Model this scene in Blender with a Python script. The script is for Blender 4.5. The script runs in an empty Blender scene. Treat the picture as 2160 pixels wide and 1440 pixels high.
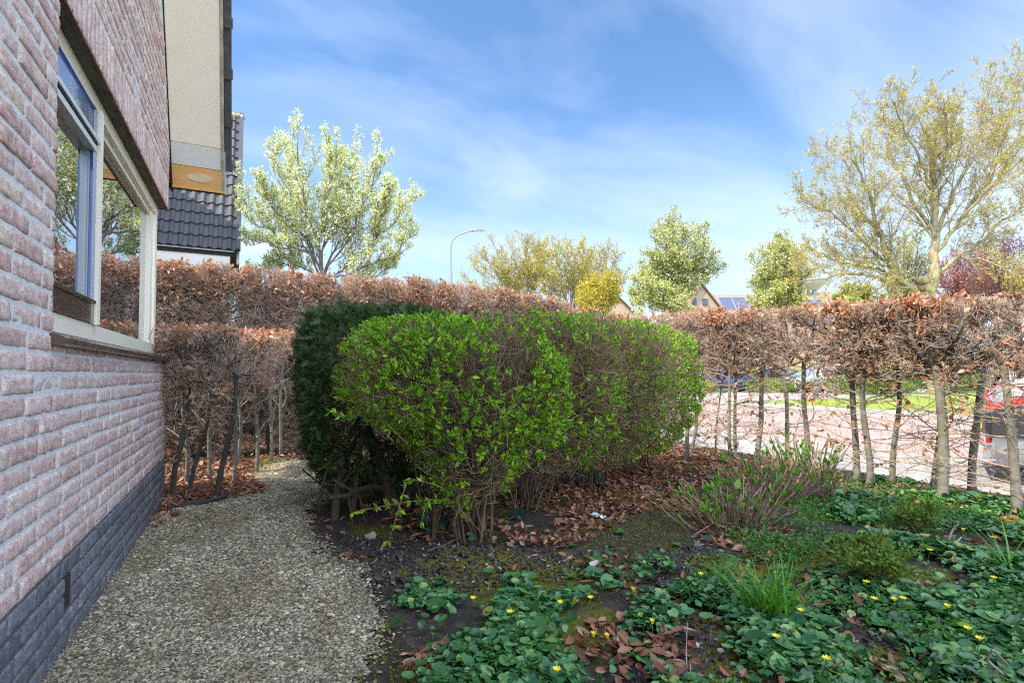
import bpy, math, random
import numpy as np
from mathutils import Vector, noise as mnoise

# ------------------------------------------------------------------ scene, camera, sky, sun
SC = bpy.context.scene
COL = SC.collection
R = math.radians
CAM_H = 0.93
YAW = 26.4                     # the view direction, degrees clockwise from the house's gable wall (+Y)
FPX = 1120.0                   # focal length in photo pixels (photo 2160 wide)
PITCH = 1.5
SHIFT = 40.0
cam_d = bpy.data.cameras.new('camera'); cam = bpy.data.objects.new('camera', cam_d); COL.objects.link(cam)
cam.location = (0, 0, CAM_H); cam.rotation_euler = (R(90 + PITCH), 0, R(-YAW))
cam_d.sensor_fit = 'HORIZONTAL'; cam_d.sensor_width = 36.0; cam_d.lens = 36.0 * FPX / 2160.0
cam_d.shift_y = SHIFT / 2160.0
cam_d.clip_start = 0.05; cam_d.clip_end = 4000
SC.camera = cam

SUN_EL = 54.0
SUN_TRAVEL = 2.0               # heading of the sun's rays on the ground, degrees from +X towards +Y
world = bpy.data.worlds.new('World'); SC.world = world; world.use_nodes = True
wn = world.node_tree.nodes; wl = world.node_tree.links; wn.clear()
w_out = wn.new('ShaderNodeOutputWorld'); w_bg = wn.new('ShaderNodeBackground')
sky = wn.new('ShaderNodeTexSky'); sky.sky_type = 'NISHITA'; sky.sun_disc = False
sky.sun_elevation = R(SUN_EL); sky.sun_rotation = R(270 - SUN_TRAVEL); sky.altitude = 0
sky.air_density = 1.0; sky.dust_density = 0.3; sky.ozone_density = 2.2
w_bg.inputs['Strength'].default_value = 0.15
def wnode(t, **kw):
    n = wn.new(t)
    for k, v in kw.items(): setattr(n, k, v)
    return n
def wmath(op, a, b=None, clamp=False):
    n = wn.new('ShaderNodeMath'); n.operation = op; n.use_clamp = clamp
    for i, x in enumerate((a, b)):
        if x is None: continue
        if isinstance(x, (int, float)): n.inputs[i].default_value = x
        else: wl.new(x, n.inputs[i])
    return n.outputs[0]
tc = wn.new('ShaderNodeTexCoord'); sep = wn.new('ShaderNodeSeparateXYZ'); wl.new(tc.outputs['Generated'], sep.inputs[0])
zc = wmath('MAXIMUM', sep.outputs['Z'], 0.0)
zz = wmath('ADD', zc, 0.16)
cx = wmath('DIVIDE', sep.outputs['X'], zz); cy = wmath('DIVIDE', sep.outputs['Y'], zz)
cmb = wn.new('ShaderNodeCombineXYZ'); wl.new(cx, cmb.inputs[0]); wl.new(cy, cmb.inputs[1])
mp = wn.new('ShaderNodeMapping'); wl.new(cmb.outputs[0], mp.inputs[0])
mp.inputs['Rotation'].default_value = (0, 0, R(-38)); mp.inputs['Scale'].default_value = (0.6, 1.25, 1); mp.inputs['Location'].default_value = (3.1, 1.7, 0)
n1 = wn.new('ShaderNodeTexNoise'); wl.new(mp.outputs[0], n1.inputs['Vector'])
n1.inputs['Scale'].default_value = 1.5; n1.inputs['Detail'].default_value = 9; n1.inputs['Roughness'].default_value = 0.55; n1.inputs['Distortion'].default_value = 0.45
n2 = wn.new('ShaderNodeTexNoise'); wl.new(cmb.outputs[0], n2.inputs['Vector'])
n2.inputs['Scale'].default_value = 0.55; n2.inputs['Detail'].default_value = 3; n2.inputs['Roughness'].default_value = 0.5
# thin cirrus, thicker away from the sun (+X) and behind the house's front
side = wmath('ADD', wmath('MULTIPLY', sep.outputs['X'], 0.30), wmath('MULTIPLY', sep.outputs['Y'], -0.26))
low = wmath('MULTIPLY', wmath('SUBTRACT', 0.50, zc, True), 0.85)
cov = wmath('ADD', wmath('ADD', side, low), -0.03)
a_ = wmath('ADD', wmath('MULTIPLY', wmath('SUBTRACT', n1.outputs['Fac'], 0.5), 2.3), wmath('MULTIPLY', wmath('SUBTRACT', n2.outputs['Fac'], 0.5), 1.6))
fac = wmath('MULTIPLY', wmath('ADD', wmath('ADD', a_, cov), 0.25, True), 0.58, True)
# a few cumulus puffs near the horizon
az = wn.new('ShaderNodeCombineXYZ'); wl.new(sep.outputs['X'], az.inputs[0]); wl.new(sep.outputs['Y'], az.inputs[1]); wl.new(wmath('MULTIPLY', zc, 1.9), az.inputs[2])
n3 = wn.new('ShaderNodeTexNoise'); wl.new(az.outputs[0], n3.inputs['Vector'])
n3.inputs['Scale'].default_value = 3.4; n3.inputs['Detail'].default_value = 7; n3.inputs['Roughness'].default_value = 0.5
puff = wmath('MULTIPLY', wmath('SUBTRACT', n3.outputs['Fac'], wmath('ADD', 0.47, wmath('MULTIPLY', zc, 0.62)), True), 7.0, True)
fac2 = wmath('MAXIMUM', fac, wmath('MULTIPLY', puff, 0.85))
tint = wn.new('ShaderNodeMix'); tint.data_type = 'RGBA'; tint.blend_type = 'MULTIPLY'; tint.inputs['Factor'].default_value = 1
wl.new(sky.outputs[0], tint.inputs['A']); tint.inputs['B'].default_value = (0.62, 0.77, 0.87, 1)
mixc = wn.new('ShaderNodeMix'); mixc.data_type = 'RGBA'
wl.new(fac2, mixc.inputs['Factor']); wl.new(tint.outputs['Result'], mixc.inputs['A']); mixc.inputs['B'].default_value = (3.7, 4.15, 5.0, 1)
# pale haze towards the horizon
hzf = wmath('MULTIPLY', wmath('POWER', wmath('MULTIPLY', wmath('SUBTRACT', 0.46, zc, True), 1.0 / 0.46), 1.4), 0.80, True)
mixh = wn.new('ShaderNodeMix'); mixh.data_type = 'RGBA'; wl.new(hzf, mixh.inputs['Factor']); wl.new(mixc.outputs['Result'], mixh.inputs['A']); mixh.inputs['B'].default_value = (3.1, 3.6, 4.45, 1); mixc = mixh
# bright cloud added out of view, behind the camera and overhead, lifting the shade
back = wmath('ADD', wmath('MULTIPLY', sep.outputs['X'], -0.30), wmath('MULTIPLY', sep.outputs['Y'], -0.85))
over = wmath('MULTIPLY', wmath('SUBTRACT', zc, 0.62, True), 2.0)
n4 = wn.new('ShaderNodeTexNoise'); wl.new(cmb.outputs[0], n4.inputs['Vector']); n4.inputs['Scale'].default_value = 1.3; n4.inputs['Detail'].default_value = 7
bk = wmath('MULTIPLY', wmath('ADD', wmath('ADD', wmath('MULTIPLY', wmath('SUBTRACT', n4.outputs['Fac'], 0.5), 2.0), 0.1), wmath('ADD', back, over)), 1.3, True)
mixb = wn.new('ShaderNodeMix'); mixb.data_type = 'RGBA'; wl.new(bk, mixb.inputs['Factor']); wl.new(mixc.outputs['Result'], mixb.inputs['A']); mixb.inputs['B'].default_value = (9.2, 10.6, 12.8, 1)
wl.new(mixb.outputs['Result'], w_bg.inputs['Color']); wl.new(w_bg.outputs[0], w_out.inputs['Surface'])

sun_d = bpy.data.lights.new('sun', 'SUN'); sun_d.energy = 4.1; sun_d.angle = R(0.53); sun_d.color = (1.0, 0.88, 0.71)
sun = bpy.data.objects.new('sun', sun_d); COL.objects.link(sun); sun.location = (-20, 0, 30)
_t = Vector((math.cos(R(SUN_TRAVEL)) * math.cos(R(SUN_EL)), math.sin(R(SUN_TRAVEL)) * math.cos(R(SUN_EL)), -math.sin(R(SUN_EL))))
sun.rotation_euler = _t.to_track_quat('-Z', 'Y').to_euler()
SC.view_settings.view_transform = 'Standard'; SC.view_settings.look = 'None'
SC.view_settings.exposure = 1.05; SC.view_settings.gamma = 1.0
SC.render.engine = 'CYCLES'
SC.cycles.max_bounces = 6; SC.cycles.diffuse_bounces = 4; SC.cycles.glossy_bounces = 3; SC.cycles.transmission_bounces = 4
SC.cycles.transparent_max_bounces = 8; SC.cycles.use_denoising = False
SC.cycles.sample_clamp_indirect = 6; SC.cycles.pixel_filter_type = 'BLACKMAN_HARRIS'; SC.cycles.filter_width = 1.2

# ------------------------------------------------------------------ measuring the photograph
_y = R(YAW)
F_ = np.array([math.sin(_y), math.cos(_y), 0.0]); RT = np.array([math.cos(_y), -math.sin(_y), 0.0]); UPV = np.array([0, 0, 1.0])
_tp = R(PITCH)
CF = F_ * math.cos(_tp) + UPV * math.sin(_tp); CU = UPV * math.cos(_tp) - F_ * math.sin(_tp)
C0 = np.array([0, 0, CAM_H])
def ray(px, py):
    return CF + RT * ((px - 1080.0) / FPX) + CU * ((720.0 - py + SHIFT) / FPX)
def G(px, py, z=0.0):          # point of the horizontal plane z seen at a photo pixel
    d = ray(px, py); t = (z - CAM_H) / d[2]; return C0 + d * t
def D(px, py, Z):              # point at horizontal depth Z along the view
    d = ray(px, py); t = Z / d.dot(F_); return C0 + d * t
def PX(px, py, x):             # point on plane x = const
    d = ray(px, py); return C0 + d * (x / d[0])
def project(P):
    P = np.atleast_2d(P) - C0
    w = P @ CF
    return np.stack([1080 + FPX * (P @ RT) / w, 720 + SHIFT - FPX * (P @ CU) / w], -1)

# ------------------------------------------------------------------ object helpers
def link(o, parent=None):
    COL.objects.link(o)
    if parent is not None: o.parent = parent
    return o
def tag(o, label=None, cat=None, group=None, kind=None):
    if label: o['label'] = label
    if cat: o['category'] = cat
    if group: o['group'] = group
    if kind: o['kind'] = kind
    return o
def thing(name, label, cat, loc=(0, 0, 0), rz=0.0, group=None):
    o = bpy.data.objects.new(name, None); COL.objects.link(o)
    o.empty_display_size = 0.1
    o.location = loc; o.rotation_euler = (0, 0, rz)
    return tag(o, label, cat, group)
def copy_thing(root, loc, rz=0.0, scale=None, label=None, group=None):
    r = root.copy(); COL.objects.link(r); r.location = loc; r.rotation_euler = (0, 0, rz)
    if scale is not None: r.scale = scale
    if label: r['label'] = label
    if group: r['group'] = group
    for ch in list(root.children):
        c = ch.copy(); COL.objects.link(c); c.parent = r
        for g in ch.children:
            d = g.copy(); COL.objects.link(d); d.parent = c
    return r

class MB:
    """collects geometry and links it as one mesh object"""
    def __init__(s): s.v = []; s.f = []; s.n = 0
    def add(s, v, f, mi=0):
        v = np.asarray(v, dtype=np.float64).reshape(-1, 3)
        if not isinstance(f, (list, tuple)) or (len(f) and not isinstance(f[0], np.ndarray)): f = [np.asarray(f, dtype=np.int64)]
        for a in f:
            a = np.atleast_2d(a)
            if a.size: s.f.append((a + s.n, mi))
        s.v.append(v); s.n += len(v)
    def box(s, x0, x1, y0, y1, z0, z1, mi=0):
        v = [(x, y, z) for z in (z0, z1) for y in (y0, y1) for x in (x0, x1)]
        s.add(v, [(0, 2, 3, 1), (4, 5, 7, 6), (0, 1, 5, 4), (2, 6, 7, 3), (0, 4, 6, 2), (1, 3, 7, 5)], mi)
    def obox(s, c, ax, ay, az, mi=0):   # oriented box: centre + three half vectors
        c, ax, ay, az = map(np.asarray, (c, ax, ay, az))
        v = [c + i * ax + j * ay + k * az for k in (-1, 1) for j in (-1, 1) for i in (-1, 1)]
        s.add(v, [(0, 2, 3, 1), (4, 5, 7, 6), (0, 1, 5, 4), (2, 6, 7, 3), (0, 4, 6, 2), (1, 3, 7, 5)], mi)
    def prism(s, poly, h, axis=2, mi=0):  # poly: list of 3-D points of one planar face, extruded by vector h
        p = np.asarray(poly, float); n = len(p); h = np.asarray(h, float)
        v = np.concatenate([p, p + h])
        s.v.append(v)
        base = s.n; s.n += 2 * n
        s.f.append((np.arange(n)[::-1][None] + base, mi)); s.f.append((np.arange(n)[None] + n + base, mi))
        i = np.arange(n); j = (i + 1) % n
        s.f.append((np.stack([i, j, j + n, i + n], 1) + base, mi))
    def tubes(s, P, Rr, k=6, mi=0, cap=False):  # P (B,n,3), Rr (B,n)
        P = np.asarray(P, float); Rr = np.asarray(Rr, float)
        if P.ndim == 2: P = P[None]; Rr = np.broadcast_to(Rr, P.shape[:2])
        B, n, _ = P.shape
        if B == 0: return
        T = np.gradient(P, axis=1); T /= np.linalg.norm(T, axis=2, keepdims=True) + 1e-9
        ref = np.where(np.abs(T[:, :1, 2:3]) > 0.8, np.array([1.0, 0, 0]), np.array([0, 0, 1.0]))
        ref = np.broadcast_to(ref, T.shape)
        N = ref - (ref * T).sum(2, keepdims=True) * T; N /= np.linalg.norm(N, axis=2, keepdims=True) + 1e-9
        Bn = np.cross(T, N)
        a = np.arange(k) * 2 * math.pi / k
        V = P[:, :, None] + Rr[:, :, None, None] * (np.cos(a)[None, None, :, None] * N[:, :, None] + np.sin(a)[None, None, :, None] * Bn[:, :, None])
        idx = np.arange(B * n * k).reshape(B, n, k)
        a0 = idx[:, :-1]; a1 = idx[:, 1:]
        Q = np.stack([a0, np.roll(a0, -1, 2), np.roll(a1, -1, 2), a1], -1).reshape(-1, 4)
        fs = [Q]
        if cap:
            fs.append(idx[:, -1].reshape(-1, k)); fs.append(idx[:, 0, ::-1].reshape(-1, k))
        s.add(V.reshape(-1, 3), fs, mi)
    def lathe(s, prof, c=(0, 0, 0), k=16, mi=0, axis='z', cap=True):
        pr = np.asarray(prof, float); n = len(pr); a = np.arange(k) * 2 * math.pi / k
        V = np.stack([pr[:, None, 0] * np.cos(a), pr[:, None, 0] * np.sin(a), np.broadcast_to(pr[:, None, 1], (n, k))], -1)
        if axis == 'x': V = V[..., [2, 0, 1]]
        if axis == 'y': V = V[..., [1, 2, 0]]
        V = V + np.asarray(c)
        idx = np.arange(n * k).reshape(n, k)
        Q = np.stack([idx[:-1], np.roll(idx[:-1], -1, 1), np.roll(idx[1:], -1, 1), idx[1:]], -1).reshape(-1, 4)
        s.add(V.reshape(-1, 3), [Q, idx[0, ::-1][None].copy(), idx[-1][None].copy()] if cap else [Q], mi)
    def inst(s, tv, tf, pos, rot, sc, mi=0):   # template copied N times: pos (N,3), rot (N,3,3) columns = axes, sc (N,) or (N,3)
        tv = np.asarray(tv, float); N = len(pos)
        if N == 0: return
        sc = np.asarray(sc, float)
        if sc.ndim == 1: sc = sc[:, None]
        V = np.einsum('nij,nkj->nki', rot, tv[None] * sc[:, None, :]) + np.asarray(pos)[:, None]
        off = (np.arange(N) * len(tv))[:, None, None]
        fs = [(np.asarray(a)[None] + off).reshape(-1, np.asarray(a).shape[1]) for a in tf]
        s.add(V.reshape(-1, 3), fs, mi)
    def build(s, name, mats, parent=None, smooth=False, link_it=True):
        me = bpy.data.meshes.new(name)
        if s.n:
            V = np.concatenate(s.v).astype(np.float32)
            tot = np.concatenate([np.full(len(a), a.shape[1], np.int32) for a, _ in s.f])
            li = np.concatenate([a.ravel() for a, _ in s.f]).astype(np.int32)
            mi = np.concatenate([np.full(len(a), m, np.int32) for a, m in s.f])
            me.vertices.add(len(V)); me.vertices.foreach_set('co', V.ravel())
            me.loops.add(len(li)); me.loops.foreach_set('vertex_index', li)
            me.polygons.add(len(tot)); me.polygons.foreach_set('loop_start', np.concatenate([[0], np.cumsum(tot)[:-1]]).astype(np.int32))
            me.polygons.foreach_set('loop_total', tot)
            me.polygons.foreach_set('material_index', mi)
            me.polygons.foreach_set('use_smooth', np.full(len(tot), bool(smooth)))
            me.update(calc_edges=True); me.validate()
        for m in (mats if isinstance(mats, (list, tuple)) else [mats]): me.materials.append(m)
        o = bpy.data.objects.new(name, me)
        if link_it: link(o, parent)
        return o

def unit(v): return v / (np.linalg.norm(v, axis=-1, keepdims=True) + 1e-9)
def frames(dirs, rng, up=None, upw=0.0):
    """rotation matrices whose Y axis is dirs; Z (the leaf's face) random, or pulled to up"""
    Y = unit(np.asarray(dirs, float)); N = len(Y)
    r = rng.normal(size=(N, 3))
    if up is not None: r = r * (1 - upw) + np.asarray(up) * upw * 2
    Z = unit(r - (r * Y).sum(1, keepdims=True) * Y); X = np.cross(Y, Z)
    return np.stack([X, Y, Z], -1)

# ------------------------------------------------------------------ materials
def mat(name):
    m = bpy.data.materials.new(name); m.use_nodes = True
    nt = m.node_tree; b = nt.nodes['Principled BSDF']; return m, nt, b
def _set(b, **kw):
    for k, v in kw.items():
        k = k.replace('_', ' ')
        if isinstance(v, tuple) and len(v) == 3: v = (*v, 1)
        b.inputs[k].default_value = v
def ramp(nt, fac, stops, interp='LINEAR'):
    r = nt.nodes.new('ShaderNodeValToRGB'); r.color_ramp.interpolation = interp
    els = r.color_ramp.elements
    while len(els) < len(stops): els.new(0.5)
    for e, (p, c) in zip(els, stops): e.position = p; e.color = (*c, 1) if len(c) == 3 else c
    nt.links.new(fac, r.inputs[0]); return r.outputs[0]
def noise(nt, scale, detail=4, rough=0.55, dist=0.0, vec=None, coord='Object'):
    n = nt.nodes.new('ShaderNodeTexNoise'); n.inputs['Scale'].default_value = scale; n.inputs['Detail'].default_value = detail
    n.inputs['Roughness'].default_value = rough; n.inputs['Distortion'].default_value = dist
    if vec is None:
        t = nt.nodes.new('ShaderNodeTexCoord'); vec = t.outputs[coord]
    nt.links.new(vec, n.inputs['Vector']); return n.outputs['Fac']
def mixrgb(nt, fac, a, b, mode='MIX'):
    m = nt.nodes.new('ShaderNodeMix'); m.data_type = 'RGBA'; m.blend_type = mode
    for nm, x in (('Factor', fac), ('A', a), ('B', b)):
        if isinstance(x, (int, float)): m.inputs[nm].default_value = x
        elif isinstance(x, tuple): m.inputs[nm].default_value = (*x, 1) if len(x) == 3 else x
        else: nt.links.new(x, m.inputs[nm])
    return m.outputs['Result']
def nmath(nt, op, a, b=None, clamp=False):
    n = nt.nodes.new('ShaderNodeMath'); n.operation = op; n.use_clamp = clamp
    for i, x in enumerate((a, b)):
        if x is None: continue
        if isinstance(x, (int, float)): n.inputs[i].default_value = x
        else: nt.links.new(x, n.inputs[i])
    return n.outputs[0]
def bump(nt, b, h, strength=0.3, dist=0.01, prev=None):
    n = nt.nodes.new('ShaderNodeBump'); n.inputs['Strength'].default_value = strength; n.inputs['Distance'].default_value = dist
    nt.links.new(h, n.inputs['Height'])
    if prev is not None: nt.links.new(prev, n.inputs['Normal'])
    nt.links.new(n.outputs[0], b.inputs['Normal']); return n.outputs[0]
def island(nt):
    return nt.nodes.new('ShaderNodeNewGeometry').outputs['Random Per Island']
def solid(name, col, rough=0.6, metal=0.0, var=0.12, nscale=3.0, bmp=0.0, bscale=60.0, spec=0.5, coat=0.0):
    m, nt, b = mat(name)
    f = noise(nt, nscale, 5)
    lo = tuple(c * (1 - var) for c in col); hi = tuple(min(1, c * (1 + var)) for c in col)
    nt.links.new(ramp(nt, f, [(0.3, lo), (0.7, hi)]), b.inputs['Base Color'])
    _set(b, Roughness=rough, Metallic=metal, Specular_IOR_Level=spec, Coat_Weight=coat)
    if bmp > 0: bump(nt, b, noise(nt, bscale, 4), bmp, 0.004)
    return m
def leafmat(name, stops, rough=0.5, trans=0.35, spec=0.4, tcol=1.3, noise_amt=0.0):
    """leaf colour picked per leaf; part of the light passes through"""
    m, nt, b = mat(name)
    c = ramp(nt, island(nt), stops)
    nt.links.new(c, b.inputs['Base Color']); _set(b, Roughness=rough, Specular_IOR_Level=spec)
    t = nt.nodes.new('ShaderNodeBsdfTranslucent')
    k = nt.nodes.new('ShaderNodeMix'); k.data_type = 'RGBA'; k.blend_type = 'MULTIPLY'; k.inputs['Factor'].default_value = 1
    nt.links.new(c, k.inputs['A']); k.inputs['B'].default_value = (tcol, tcol, tcol * 0.7, 1)
    nt.links.new(k.outputs['Result'], t.inputs['Color'])
    mx = nt.nodes.new('ShaderNodeMixShader'); mx.inputs[0].default_value = trans
    out = nt.nodes['Material Output']
    nt.links.new(b.outputs[0], mx.inputs[1]); nt.links.new(t.outputs[0], mx.inputs[2]); nt.links.new(mx.outputs[0], out.inputs['Surface'])
    return m
def barkmat(name, c0, c1, c2=None, scale=9.0, rough=0.85, stretch=(1, 1, 0.35), bmp=0.5, lich=None):
    m, nt, b = mat(name)
    t = nt.nodes.new('ShaderNodeTexCoord'); mp_ = nt.nodes.new('ShaderNodeMapping'); mp_.inputs['Scale'].default_value = stretch
    nt.links.new(t.outputs['Object'], mp_.inputs[0])
    f = noise(nt, scale, 6, 0.6, 0.3, mp_.outputs[0])
    col = ramp(nt, f, [(0.3, c0), (0.62, c1)] + ([(0.75, c2)] if c2 else []))
    if lich:
        g = noise(nt, scale * 0.6, 5, 0.6)
        col = mixrgb(nt, ramp(nt, g, [(0.48, (0, 0, 0)), (0.6, (1, 1, 1))]), col, lich)
    nt.links.new(col, b.inputs['Base Color']); _set(b, Roughness=rough, Specular_IOR_Level=0.25)
    bump(nt, b, f, bmp, 0.006)
    return m

M = {}
M['beech_bark'] = barkmat('beech_bark', (0.09, 0.082, 0.07), (0.24, 0.225, 0.195), (0.38, 0.37, 0.33), 11, stretch=(1, 1, 1.6), lich=(0.19, 0.19, 0.12), bmp=.8)
M['beech_bark_shaded'] = barkmat('shaded_beech_bark', (0.035, 0.032, 0.028), (0.10, 0.09, 0.075), (0.2, 0.19, 0.16), 12)  # beech bark with the house's shade painted in, for the front stub trunks
M['beech_twig'] = barkmat('beech_twig', (0.20, 0.14, 0.105), (0.42, 0.32, 0.25), None, 20)
M['beech_leaf'] = leafmat('beech_leaf', [(0.0, (0.30, 0.12, 0.055)), (0.35, (0.46, 0.20, 0.10)), (0.65, (0.56, 0.30, 0.18)), (1.0, (0.64, 0.43, 0.30))], 0.42, 0.32, 0.5, 1.2)
M['litter'] = leafmat('litter', [(0.0, (0.11, 0.045, 0.028)), (0.4, (0.22, 0.09, 0.05)), (0.75, (0.31, 0.15, 0.09)), (1.0, (0.42, 0.27, 0.19))], 0.6, 0.12, 0.35)
M['privet_leaf'] = leafmat('privet_leaf', [(0.0, (0.045, 0.13, 0.012)), (0.35, (0.13, 0.29, 0.015)), (0.75, (0.25, 0.44, 0.02)), (1.0, (0.40, 0.58, 0.05))], 0.32, 0.38, 0.5, 1.5)
M['privet_twig'] = barkmat('privet_twig', (0.10, 0.07, 0.04), (0.27, 0.19, 0.11), None, 18)
M['yew_leaf'] = leafmat('yew_leaf', [(0.0, (0.012, 0.034, 0.009)), (0.6, (0.032, 0.074, 0.018)), (1.0, (0.10, 0.17, 0.035))], 0.4, 0.08, 0.4)
M['yew_bark'] = barkmat('yew_bark', (0.035, 0.028, 0.024), (0.09, 0.065, 0.05), None, 14)
M['celandine'] = leafmat('celandine', [(0.0, (0.018, 0.075, 0.026)), (0.35, (0.035, 0.130, 0.040)), (0.7, (0.065, 0.19, 0.055)), (0.92, (0.12, 0.26, 0.07)), (1.0, (0.26, 0.30, 0.07))], 0.30, 0.18, 0.5)
M['weed'] = leafmat('weed', [(0.0, (0.03, 0.11, 0.02)), (0.5, (0.06, 0.19, 0.03)), (1.0, (0.12, 0.28, 0.05))], 0.45, 0.3, 0.4)
M['grassblade'] = leafmat('grassblade', [(0.0, (0.04, 0.15, 0.015)), (0.6, (0.08, 0.27, 0.02)), (1.0, (0.16, 0.36, 0.03))], 0.35, 0.3, 0.4)
M['ivy'] = leafmat('ivy', [(0.0, (0.008, 0.03, 0.022)), (1.0, (0.02, 0.065, 0.05))], 0.25, 0.05, 0.6)
M['petal'] = leafmat('petal', [(0.0, (0.80, 0.62, 0.01)), (1.0, (0.9, 0.78, 0.03))], 0.3, 0.2, 0.5, 1.1)
M['moss'] = leafmat('moss', [(0.0, (0.07, 0.07, 0.010)), (0.5, (0.14, 0.135, 0.016)), (1.0, (0.22, 0.22, 0.03))], 0.8, 0.15, 0.1)
M['twig_dead'] = barkmat('twig_dead', (0.12, 0.10, 0.08), (0.34, 0.29, 0.24), (0.5, 0.45, 0.4), 16)
M['hyd_stem'] = barkmat('hyd_stem', (0.12, 0.075, 0.05), (0.30, 0.21, 0.14), (0.42, 0.33, 0.24), 16, stretch=(1, 1, 0.2))
M['hyd_leaf'] = leafmat('hyd_leaf', [(0.0, (0.07, 0.20, 0.02)), (0.6, (0.13, 0.32, 0.03)), (1.0, (0.22, 0.42, 0.06))], 0.38, 0.35, 0.5, 1.4)
# ------------------------------------------------------------------ growing plants
class Br:
    """branches sorted by their number of points, plus the leaf spots"""
    def __init__(s): s.d = {}; s.tips = []; s.tdir = []
    def put(s, pts, rad, lvl=0):
        if len(pts) > 1: s.d.setdefault((lvl, len(pts)), []).append((pts, rad))
    def mesh(s, mb, sides=(8, 6, 5, 4, 3, 3), lv=None):
        for (l, n), L in s.d.items():
            if lv is not None and l not in lv: continue
            P = np.array([a for a, _ in L]); Q = np.array([b for _, b in L])
            mb.tubes(P, Q, sides[min(l, len(sides) - 1)])
        return mb
def _norm(v):
    l = math.sqrt(v[0] * v[0] + v[1] * v[1] + v[2] * v[2]) or 1e-9
    return (v[0] / l, v[1] / l, v[2] / l)
def _cross(a, b): return (a[1] * b[2] - a[2] * b[1], a[2] * b[0] - a[0] * b[2], a[0] * b[1] - a[1] * b[0])
def _perp(d, ph):
    r = (1, 0, 0) if abs(d[2]) > 0.8 else (0, 0, 1)
    u = _norm(_cross(d, r)); w = _cross(d, u)
    c, s = math.cos(ph), math.sin(ph)
    return (u[0] * c + w[0] * s, u[1] * c + w[1] * s, u[2] * c + w[2] * s)
def grow(rg, out, p, d, L, r, lvl, cf, inside=None):
    n = cf['seg'][lvl]; st = L / n; wob = cf['wob'][lvl]; tr = cf['trop'][lvl]
    pts = [p]; rad = [r]; dirs = [d]
    for i in range(1, n + 1):
        g = rg.gauss
        d = _norm((d[0] + wob * g(0, 1), d[1] + wob * g(0, 1), d[2] + wob * g(0, 1) + tr))
        q = (p[0] + d[0] * st, p[1] + d[1] * st, p[2] + d[2] * st)
        if inside is not None and not inside(q): break
        p = q; pts.append(p); rad.append(max(cf.get('rmin', 0.0012), r * (1 - (1 - cf['taper']) * i / n))); dirs.append(d)
    out.put(pts, rad, lvl)
    spawn(rg, out, pts, rad, dirs, L, lvl, cf, inside)
def spawn(rg, out, pts, rad, dirs, L, lvl, cf, inside=None):
    m = len(pts) - 1
    if m < 1: return
    if lvl >= cf['leaf']:
        for k in range(cf['nleaf']):
            f = rg.uniform(0.25, 1) * m; i = min(int(f), m - 1); t = f - i
            a, b = pts[i], pts[i + 1]
            out.tips.append((a[0] + (b[0] - a[0]) * t, a[1] + (b[1] - a[1]) * t, a[2] + (b[2] - a[2]) * t)); out.tdir.append(dirs[i + 1])
        out.tips.append(pts[-1]); out.tdir.append(dirs[-1])
    if lvl + 1 >= len(cf['seg']): return
    k = cf['kids'][lvl]; k = int(k * rg.uniform(0.75, 1.25) + 0.5)
    ph = rg.uniform(0, 6.28)
    for j in range(k):
        f = cf['start'][lvl] + (1 - cf['start'][lvl]) * (j + rg.uniform(0.1, 0.9)) / k
        x = f * m; i = min(int(x), m - 1); t = x - i
        a, b = pts[i], pts[i + 1]
        q = (a[0] + (b[0] - a[0]) * t, a[1] + (b[1] - a[1]) * t, a[2] + (b[2] - a[2]) * t)
        rr = rad[i] + (rad[i + 1] - rad[i]) * t
        ph += 2.4 + rg.uniform(-0.5, 0.5)
        e = _perp(dirs[i + 1], ph); an = math.radians(cf['ang'][lvl] * rg.uniform(0.7, 1.25)); c, s = math.cos(an), math.sin(an)
        dd = dirs[i + 1]; nd = _norm((dd[0] * c + e[0] * s, dd[1] * c + e[1] * s, dd[2] * c + e[2] * s))
        ll = cf['len'][lvl] * (L if cf.get('rel', True) else 1) * (1 - cf.get('lf', 0.45) * f) * rg.uniform(0.7, 1.25)
        grow(rg, out, q, nd, ll, max(cf.get('rmin', 0.0012), rr * cf['rr'][lvl]), lvl + 1, cf, inside)

# leaf shapes: Y runs along the leaf, Z is its face
def t_leaf(w=0.5, fold=0.12, curl=0.0):
    v = [(0, 0, 0), (-w * .42, .28, fold), (-w * .5, .55, fold * 1.1 - curl * .4), (0, 1, -curl), (w * .5, .55, fold * 1.1 - curl * .4), (w * .42, .28, fold), (0, .5, -curl * .25)]
    return np.array(v), [np.array([(0, 6, 1), (1, 6, 2), (2, 6, 3), (3, 6, 4), (4, 6, 5), (5, 6, 0)])]
def t_quad(w=0.5, fold=0.1):
    v = [(0, 0, 0), (-w * .5, .5, fold), (0, 1, 0), (w * .5, .5, fold)]
    return np.array(v), [np.array([(0, 3, 2), (0, 2, 1)])]
def t_heart(w=1.0, dish=0.12):
    pts = [(0, .12), (-.28, -.02), (-.50, .14), (-.56, .45), (-.42, .76), (-.16, .96), (0, 1.0), (.16, .96), (.42, .76), (.56, .45), (.50, .14), (.28, -.02)]
    v = [(x * w, y, dish * ((x * 1.4) ** 2 + ((y - .45) * 1.1) ** 2)) for x, y in pts] + [(0, .45, -.02)]
    n = len(pts)
    return np.array(v), [np.array([(i, n, (i + 1) % n) for i in range(n)])[:, ::-1].copy()]
def t_ivy():
    pts = [(0, .1), (-.22, -.08), (-.55, .0), (-.36, .3), (-.6, .55), (-.25, .6), (0, 1.05), (.25, .6), (.6, .55), (.36, .3), (.55, .0), (.22, -.08)]
    v = [(x, y, .08 * abs(x)) for x, y in pts] + [(0, .35, 0)]; n = len(pts)
    return np.array(v), [np.array([(i, n, (i + 1) % n) for i in range(n)])[:, ::-1].copy()]
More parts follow.
